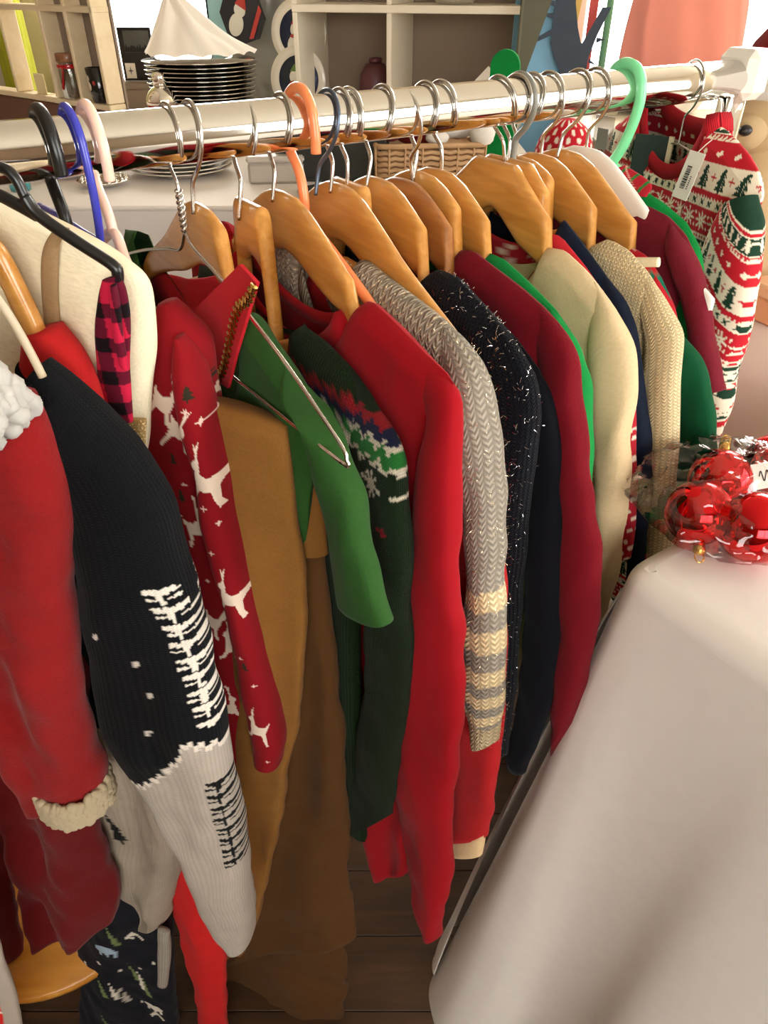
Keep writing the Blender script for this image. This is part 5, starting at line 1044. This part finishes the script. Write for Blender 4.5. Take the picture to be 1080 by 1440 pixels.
vs = thing('glass_dish', 'clear glass dish on the top right of the white cube shelf', 'dish', (float(k0[0] + math.cos(ka) * kl * .72), float(k0[1] + math.sin(ka) * kl * .72 + .1), KB + kz + .0105)); link('bowl', lathe_mesh([(.001, .001), (.05, .001), (.085, .03), (.083, .032), (.048, .005), (.001, .005)], 36), M['glass'], vs); link('foot', lathe_mesh([(.03, .0002), (.035, .0005), (.03, .001)], 24), M['glass'], vs)
mp = thing('storage_jar', 'plum coloured jar in the left cube of the white shelf', 'jar', (float(k0[0] + math.cos(ka) * kl * .37), float(k0[1] + math.sin(ka) * kl * .37 + .16), KB + .0145)); link('body', lathe_mesh([(.001, .001), (.04, .001), (.055, .06), (.05, .12), (.03, .15), (.001, .152)], 30), plain('plum_glaze', '#5a2e33', .4), mp); link('stopper', lathe_mesh([(.02, .15), (.022, .165), (.001, .168)], 20), plain('plum_stopper', '#5a2e33', .4), mp)

# ---- snowman plates on a grey bag beside it
gpz = (-0.4081, 3.0821, 1.1848)
gbg = thing('gift_bag', 'grey foil gift bag behind the snowman plates', 'bag', (gpz[0], gpz[1] + .03, CZ + .0005), ka)
def crumple(w, h, nx=40, nz_=44, amp=.008):
    xs, zs = np.linspace(-w / 2, w / 2, nx), np.linspace(0, h, nz_); Xg, Zg = np.meshgrid(xs, zs); Yg = np.empty_like(Xg)
    for i in range(nz_):
        for j in range(nx): Yg[i, j] = amp * abs(noise.noise(Vector((Xg[i, j] * 22, Zg[i, j] * 22, 3)))) * 2 - amp
    return np.stack([Xg, Yg, Zg], -1)
fv = crumple(.30, .48); bv = fv[:, ::-1].copy(); bv[:, :, 1] = .05
link('body', gridmesh(np.concatenate([fv, bv], 1), True, caps=(True, True)), plain('grey_foil', '#8f8d88', .35, .3), gbg)
def snow_plate(px_loc, r, lab, tilt=.18, hat=True):
    t = thing('snowman_plate', lab, 'plate', px_loc, ka); t.rotation_euler = (PI / 2 - tilt, 0, ka)
    link('rim', lathe_mesh([(r * .72, .004), (r * .78, .005), (r, .012), (r, .014), (r * .76, .008), (r * .72, .0065)], 44), M['white_glaze'], t)
    link('centre', lathe_mesh([(.001, .0065), (r * .74, .0066), (r * .74, .004), (.001, .003)], 44), plain('navy_glaze', '#1b2442', .3), t)
    link('snowman_body', poly_mesh(disc_pts(r * .34, r * .40, 24, (-.1 * r, -.42 * r)), .002), plain('snow_white', '#e6e0d2', .5), t, (0, 0, .008)).rotation_euler = (-PI / 2, 0, 0)
    link('snowman_head', poly_mesh(disc_pts(r * .22, r * .22, 20, (-.1 * r, .08 * r)), .002), plain('snow_head', '#e6e0d2', .5), t, (0, 0, .0085)).rotation_euler = (-PI / 2, 0, 0)
    link('hat', poly_mesh(xf([(-1, 0), (1, 0), (.5, .9), (-.2, 1.1)], -.1 * r, .24 * r, r * .2), .002), plain('hat_red' if hat else 'hat_green', '#b52a2a' if hat else '#6f8c4a', .5), t, (0, 0, .009)).rotation_euler = (-PI / 2, 0, 0)
    link('scarf', poly_mesh(disc_pts(r * .24, r * .07, 16, (-.1 * r, -.10 * r)), .002), plain('scarf_red', '#a83a2c', .5), t, (0, 0, .0092)).rotation_euler = (-PI / 2, 0, 0)
    return t
snow_plate((-0.2861, 2.8816, 1.1129), .098, 'round snowman plate with cream rim, lower of two beside the white shelf', .1, False)
snow_plate((-0.2871, 3.0106, 1.2394), .100, 'round snowman plate with cream rim, upper of two beside the white shelf', .1, True)
sp3 = (-0.4822, 3.0328, 1.2871)
ot = thing('snowman_tray', 'dark octagonal tray with a snowman in a red hat above the grey foil bag', 'tray', sp3, ka); ot.rotation_euler = (.12, .5, ka)
link('tray', poly_mesh(disc_pts(.085, .085, 8, a0=PI / 8, a1=2 * PI + PI / 8), .008), plain('dark_tray', '#22242c', .3), ot)
link('snowman_body', poly_mesh(disc_pts(.026, .036, 20, (-.01, -.035)), .002), plain('tray_snow', '#d8d4c6', .5), ot, (0, -.006, 0)); link('snowman_head', poly_mesh(disc_pts(.021, .021, 18, (-.012, .012)), .002), plain('tray_snow_head', '#d8d4c6', .5), ot, (0, -.0065, 0))
link('hat', poly_mesh([(-.034, .022), (.010, .022), (-.004, .05), (-.022, .056)], .002), plain('tray_hat', '#b5362e', .5), ot, (0, -.007, 0)); link('red_scarf', poly_mesh([(.045, .06), (.06, .05), (.062, -.04), (.048, -.05)], .002), plain('tray_scarf', '#b5362e', .5), ot, (0, -.006, 0))
lb_ = (-0.5971, 3.1265, 1.2459)
lbx = thing('folding_card', 'light blue card standing behind the octagonal tray', 'card', (lb_[0], lb_[1] + .06, CZ + .0005), .1); link('front', box_mesh(.06, .004, .5, .001, (0, 0, .25)), plain('light_blue_card', '#9cc7cc', .6), lbx); link('edge', box_mesh(.006, .006, .5, .001, (-.033, 0, .25)), M['ink'], lbx)

# ================= right of the shelf: boards, sign, red bag, fleece
od = (0.4021, 2.3537, 1.1519)
obd = thing('leaning_board', 'dark olive board leaning beside the white cube shelf', 'board', (od[0], od[1], .0)); 
link('panel', poly_mesh([(-.036, .0), (-.027, .0), (-.024, od[2]), (.10, od[2] + .40), (-.036, od[2] + .40)], .018), plain('olive_paint', '#5b5a48', .7), obd); link('edge', box_mesh(.006, .022, od[2] + .3, .001, (-.039, 0, (od[2] + .3) / 2)), plain('olive_edge', '#6b6955', .7), obd)
bs = (0.5086, 2.6822, 1.2127)
bsd = thing('blue_sign', 'light blue board with a dark scarecrow bird silhouette near the window', 'sign', (bs[0] + .03, bs[1], 0), -.1)
link('panel', box_mesh(.19, .012, bs[2] + .3, .002, (-.05, 0, (bs[2] + .3) / 2)), plain('sky_blue_board', '#7db4d8', .6), bsd)
link('post', box_mesh(.026, .02, bs[2] + .02, .002, (.052, -.02, (bs[2] + .02) / 2)), plain('dark_post', '#3c3830', .6), bsd)
z0 = bs[2] - 0.02
bird = [(-.02, .25), (-.03, .12), (-.03, .04), (-.015, .0), (.005, -.03), (.018, -.09), (.025, -.125), (.04, -.12), (.05, -.085), (.062, -.05), (.085, -.10), (.105, -.11), (.085, -.05), (.088, .0), (.105, .06), (.135, .13), (.11, .13), (.08, .07), (.062, .035), (.045, .08), (.03, .14), (.02, .25)]
link('silhouette', poly_mesh([(x, z + z0) for x, z in bird], .006), plain('slate_cutout', '#2c3a4c', .6), bsd, (0, -.034, 0))
for tw in ([(-.03, .06), (-.09, .035), (-.10, .03), (-.09, .045), (-.03, .075)], [(-.03, .10), (-.08, .115), (-.03, .115)], [(-.03, .13), (-.085, .15), (-.03, .145)], [(.09, -.01), (.12, -.02), (.09, 0)], [(.105, .04), (.13, .05), (.105, .055)]):
    link('twig', poly_mesh([(x, z + z0) for x, z in tw], .005), plain('slate_twig', '#2c3a4c', .6), bsd, (0, -.034, 0))
link('beak', poly_mesh([(.018, .25), (.03, .13), (.042, .09), (.06, .25)], .005), plain('ochre_cutout', '#d9b25a', .6), bsd, (0, -.030, z0)); link('foot', poly_mesh([(.018, -.12), (.045, -.12), (.045, -.16), (.018, -.16)], .005), plain('ochre_foot', '#d9b25a', .6), bsd, (0, -.030, z0))
rp = (0.6425, 2.7423, 1.2275); 
rps = thing('ribbon_stand', 'red ribbon and green pole near the bright window', 'ribbon', (rp[0], rp[1], 0)); link('ribbon', box_mesh(.026, .006, rp[2] + .3, .001, (0, 0, (rp[2] + .3) / 2)), plain('red_ribbon', '#c04038', .6), rps); link('pole', tube_mesh([(.05, 0, z) for z in np.linspace(0, rp[2] + .3, 5)], .011, 12), plain('green_pole', '#5d8a64', .5), rps); link('base', lathe_mesh([(.001, .012), (.10, .012), (.10, .001)], 30), plain('green_base', '#5d8a64', .5), rps)
# right counter by the window
rc = (0.9551, 3.1169, 1.06)
rct = thing('window_counter', 'white counter below the bright right window', 'counter', (1.15, 2.35, 0)); link('counter_top', box_mesh(1.2, .7, .03, .004, (0, 0, 1.035)), M['white_paint'], rct)
for x in (-.55, .55):
    for y in (-.3, .3): link('leg', box_mesh(.05, .05, 1.018, .004, (x, y, .509)), M['white_paint'], rct)
fz = (0.844, 2.6332, 1.1453)
flc = link('white_fleece', sph_mesh(.17, .15, .06, 48, (0, 0, 0), .22, 9), cloth('white_fleece', '#f4ecdf', 'fleece', depth=.001), None, (fz[0], fz[1], 1.05 + .050)); flc.data.uv_layers.new(name='UVMap'); tag(flc, 'folded white fleece on the window counter behind the rail', 'fleece blanket')
rbp = (1.0249, 2.9998, 1.1905)
rb = thing('red_bag', 'large red fabric sack standing in the right window, colour paled for its glare', 'sack', (rbp[0], rbp[1], 1.0505)); 
sv = []
for k in range(30):
    f = k / 29; wv = .21 * (1 - .25 * f ** 2) ; sv.append([(wv * (math.cos(a) + .04 * math.sin(a * 7 + 3 * f)), .09 * (math.sin(a) + .06 * math.sin(a * 9 + 5 * f)), .42 * f) for a in np.linspace(0, 2 * PI, 90, endpoint=False)])
link('sack', gridmesh(np.array(sv), True, np.zeros((30, 91, 2)), caps=(True, True)), cloth('glare_paled_sacking', '#e89484', depth=.0006), rb); link('drawstring', tube_mesh([(.185 * math.cos(a), .085 * math.sin(a), .36) for a in np.linspace(0, 2 * PI, 40)], .005, 8), plain('sack_cord', '#d8c0a8', .8), rb)  # red cloth colour lightened to carry the glare of the window behind
ln = (0.6938, 2.5681, 1.1919)
lt = thing('lantern', 'small cream lantern on the window counter', 'lantern', (ln[0], ln[1], 1.0505)); link('body', lathe_mesh([(.001, .001), (.026, .001), (.026, .07), (.001, .072)], 24), plain('cream_lantern', '#d8ceb0', .5), lt); link('cap', lathe_mesh([(.029, .07), (.02, .085), (.004, .095), (.001, .096)], 24), plain('tan_lantern', '#b09a72', .5), lt)

# ---- plush bear at the right edge
pbp = (0.5218, 1.1538, 1.2527)
pl = thing('plush_bear', 'tan plush bear in a red hat at the top right edge', 'plush toy', (pbp[0], pbp[1], 1.0)); bz_ = pbp[2] - 1.0
tanm = cloth('tan_plush', '#d8b98c', 'fleece', depth=.001); dkm = plain('dark_nose', '#1d1a18', .4)
def pm(o): o.data.uv_layers.new(name='UVMap'); return o
pm(link('body', sph_mesh(.08, .07, bz_ * .48, 28, (.02, 0, bz_ * .48 - .02), .03, 30), tanm, pl)); pm(link('head', sph_mesh(.055, .055, .055, 28, (0, 0, bz_ - .01), .03, 30), tanm, pl))
pm(link('muzzle', sph_mesh(.028, .03, .024, 20, (-.03, -.035, bz_ - .025)), tanm, pl)); link('ear', sph_mesh(.022, .014, .030, 20, (-.048, -.022, bz_ - .02)), dkm, pl); link('nose', sph_mesh(.009, .008, .007, 14, (-.042, -.062, bz_ - .02)), dkm, pl)
pm(link('hat', lathe_mesh([(.054, .0), (.05, .02), (.035, .055), (.012, .085), (.001, .09)], 28), C_['santa'], pl)).location = (.005, 0, bz_ + .02)
pm(link('hat_trim', lathe_mesh([(.052, -.008), (.062, -.002), (.062, .012), (.052, .018)], 28), C_['fur'], pl)).location = (.005, 0, bz_ + .02)
pm(link('arm', sph_mesh(.022, .022, .06, 18, (-.06, -.02, bz_ * .5)), tanm, pl))
st = thing('plush_stand', 'small table under the tan plush bear', 'table', (pbp[0] + .02, pbp[1], 0)); link('top', lathe_mesh([(.001, .998), (.12, .998), (.12, .97), (.001, .97)], 30), M['shelf_wood'], st); link('column', lathe_mesh([(.02, .03), (.02, .968)], 16), M['shelf_wood'], st); link('base', lathe_mesh([(.001, .03), (.11, .025), (.12, .001)], 30), M['shelf_wood'], st)

# ================= basket with a santa plush, stockings behind the rail
bk = (0.0997, 1.8451, 1.0)
bkt = thing('wicker_basket', 'woven tan wicker basket on the counter holding a Santa plush', 'basket', (bk[0], bk[1] + .10, CZ + .0005), .12)
wk = wood('wicker', '#a9825a', '#c9a47a', .7, 20, 0)
link('liner', box_mesh(.235, .145, .07, .004, (0, 0, .036)), wk, bkt)
for k in range(6): link('weave', tube_mesh([(.125 * c_, .08 * s_, .008 + k * .012 + .0016 * (-1) ** i) for i, (c_, s_) in enumerate([(max(-1, min(1, 1.35 * math.cos(a))), max(-1, min(1, 1.35 * math.sin(a)))) for a in np.linspace(0, 2 * PI, 73)])], .0055, 6), wk, bkt)
for a in range(26):
    t_ = a / 26 * 2 * PI; c_, s_ = max(-1, min(1, 1.35 * math.cos(t_))), max(-1, min(1, 1.35 * math.sin(t_)))
    link('stake', tube_mesh([(.128 * c_, .083 * s_, .004), (.129 * c_, .084 * s_, .085)], .0028, 6), wk, bkt)
link('border', tube_mesh([(.127 * max(-1, min(1, 1.35 * math.cos(a))), .082 * max(-1, min(1, 1.35 * math.sin(a))), .082) for a in np.linspace(0, 2 * PI, 60)], .006, 8), wk, bkt)
sp = thing('santa_plush', 'plush Santa lying in the wicker basket, red with white fur', 'plush toy', (bk[0], bk[1] + .10, CZ + .074), .05)
pw = C_['fur']; prd = C_['santa']
for nm_, m_, mm in (('body', sph_mesh(.075, .05, .042, 26, (-.01, 0, .036), .05, 30), prd), ('leg', sph_mesh(.032, .03, .026, 18, (-.088, -.03, .035), .05, 40), prd), ('cuff', sph_mesh(.026, .03, .030, 18, (-.112, -.035, .042), .12, 70), pw), ('head', sph_mesh(.035, .036, .035, 24, (.075, -.01, .045)), cloth('skin_felt', '#e0b090', 'fleece')), ('beard', sph_mesh(.058, .042, .035, 24, (.065, -.025, .05), .15, 50), pw), ('hat', sph_mesh(.05, .035, .03, 24, (.125, .0, .055), .04, 30), prd), ('pompom', sph_mesh(.030, .03, .028, 18, (.125, -.055, .03), .15, 60), pw), ('mitten', sph_mesh(.028, .022, .014, 16, (.02, -.062, .022)), pw)):
    pm(link(nm_, m_, mm, sp))
gs1 = (0.2793, 1.9795, 1.1473)
gst = thing('felt_stocking', 'green felt stocking with red toe hanging at the right of the white cube shelf', 'stocking', (gs1[0], gs1[1], gs1[2] + .1), ka)
link('leg', poly_mesh([(-.03, -.26), (.032, -.26)] + disc_pts(.034, .036, 14, (0, -.02), 0, PI), .02), C_['green2'], gst).data.uv_layers.new(name='UVMap'); link('toe', poly_mesh([(-.012, -.085), (.014, -.085), (.016, -.06), (-.008, -.06)], .024), C_['santa'], gst).data.uv_layers.new(name='UVMap')
rs1 = (0.331, 1.4889, 1.1526)
rst = thing('knit_hat', 'red and white patterned knitted hat behind the right part of the rail', 'hat', (rs1[0], rs1[1], rs1[2] - .045), 0)
def hatpat(V): 
    A, D = V[..., 0] * 1.0, V[..., 2]; cc = np.broadcast_to(rgb('#b8202c'), V.shape).copy(); an_ = np.arctan2(V[..., 1], V[..., 0]); cc[(np.sin(an_ * 14) * np.sin(D * 260) > .35)] = rgb('#e8dccc'); return cc
th_ = np.linspace(0, 1, 50)[:, None]; ph_ = np.linspace(0, 2 * PI, 120, endpoint=False)[None]; rad_ = .055 * np.sqrt(np.clip(1 - th_ ** 2.4, 0, 1)) + .0005
Vh = np.stack([rad_ * np.cos(ph_), rad_ * np.sin(ph_), np.broadcast_to(.085 * th_, (50, 120))], -1)
link('crown', gridmesh(Vh, True, np.zeros((50, 121, 2)), hatpat(Vh)), C_['print'], rst); pm(link('brim', lathe_mesh([(.054, -.002), (.060, .0), (.060, .016), (.054, .018)], 40), C_['santa'], rst))
hst = thing('hat_stand', 'slim wooden stand under the patterned knitted hat', 'stand', (rs1[0], rs1[1], 0)); link('pole', lathe_mesh([(.012, .02), (.012, rs1[2] - .05), (.045, rs1[2] - .048), (.045, rs1[2] - .047), (.001, rs1[2] - .047)], 20), M['hanger_wood_dark'], hst); link('base', lathe_mesh([(.001, .02), (.10, .02), (.10, .001)], 30), M['hanger_wood_dark'], hst)
ct = (0.2547, 0.9534, 1.2491)
ctg = thing('clear_tag', 'clear plastic tag with a grey barcode sticker hanging near the mint hook', 'tag', ct, RROT); link('pouch', box_mesh(.028, .001, .04, 0), M['film'], ctg); link('sticker', box_mesh(.016, .0006, .022, 0, (0, -.001, -.004)), plain('grey_sticker', '#8d8a84', .6), ctg)
dkc = (0.2862, 0.8733, 1.2409)
dct = thing('swing_tag', 'dark green folded card tag standing above the emerald elf tunic collar', 'tag', dkc, RROT + .35); link('card', box_mesh(.036, .0015, .042, .0003), M['dark_card'], dct); link('card_back', box_mesh(.006, .004, .044, .0003, (.020, .002, -.001)), plain('cream_card_back', '#dccda8', .7), dct)

# ---- round wooden stool under the left clothes
so = (-0.4471, 0.4219, 0.2794)
stl = thing('wooden_stool', 'honey coloured round wooden stool glimpsed under the clothes at the bottom left', 'stool', (-.50, .585, 0))
link('seat', lathe_mesh([(.001, so[2] - .02), (.15, so[2] - .02), (.165, so[2] - .012), (.168, so[2]), (.164, so[2] + .006), (.001, so[2] + .010)], 56), M['stool'], stl)
for i in range(4):
    a = PI / 4 + i * PI / 2; link('leg', tube_mesh([(.11 * math.cos(a), .11 * math.sin(a), so[2] - .019), (.15 * math.cos(a), .15 * math.sin(a), .002)], .014, 12), plain('dark_stool_leg', '#241a12', .5) if i == 0 else bpy.data.materials['dark_stool_leg'], stl)

# ---- sub-parts hang under the part they belong to
def nest(thing_, child, part):
    kids = [o for o in thing_.children]; p = [o for o in kids if o.name.split('.')[0] == part]
    if not p: return
    for o in kids:
        if o.name.split('.')[0] == child and o is not p[0]:
            rel = p[0].matrix_basis.inverted() @ o.matrix_basis; o.parent = p[0]; o.matrix_basis = rel
for t_ in [o for o in col.objects if o.parent is None and o.type == 'EMPTY']:
    k_ = t_.name.split('.')[0]
    for key, ch, pa in (('elf_tunic', 'gold_braid', 'collar_flap'), ('picture_frame', 'skyline', 'picture'), ('picture_frame', 'label_print', 'label'), ('mug', 'print_ear', 'print'), ('glass_jar', 'ribbon_tail', 'ribbon'), ('platter', 'gilt_rim', 'dish'), ('plush_bear', 'muzzle', 'head'), ('plush_bear', 'ear', 'head'), ('plush_bear', 'nose', 'head'), ('plush_bear', 'hat_trim', 'hat'), ('plastic_bag', 'label_scribble', 'bag_label'), ('price_tag', 'barcode', 'tag_card'), ('bauble', 'loop', 'cap'), ('santa_plush', 'pompom', 'hat'), ('santa_plush', 'beard', 'head'), ('cocktail_shaker', 'cap', 'dome'), ('silver_dish', 'boss', 'bowl'), ('santa_jacket', 'collar', 'collar_core'), ('tinsel_jumper', 'tinsel', 'body'), ('knit_cardigan', 'lurex_thread', 'body'), ('snowman_plate', 'scarf', 'snowman_body'), ('snowman_plate', 'hat', 'snowman_head'), ('clear_tag', 'sticker', 'pouch')):
        if k_ == key: nest(t_, ch, pa)
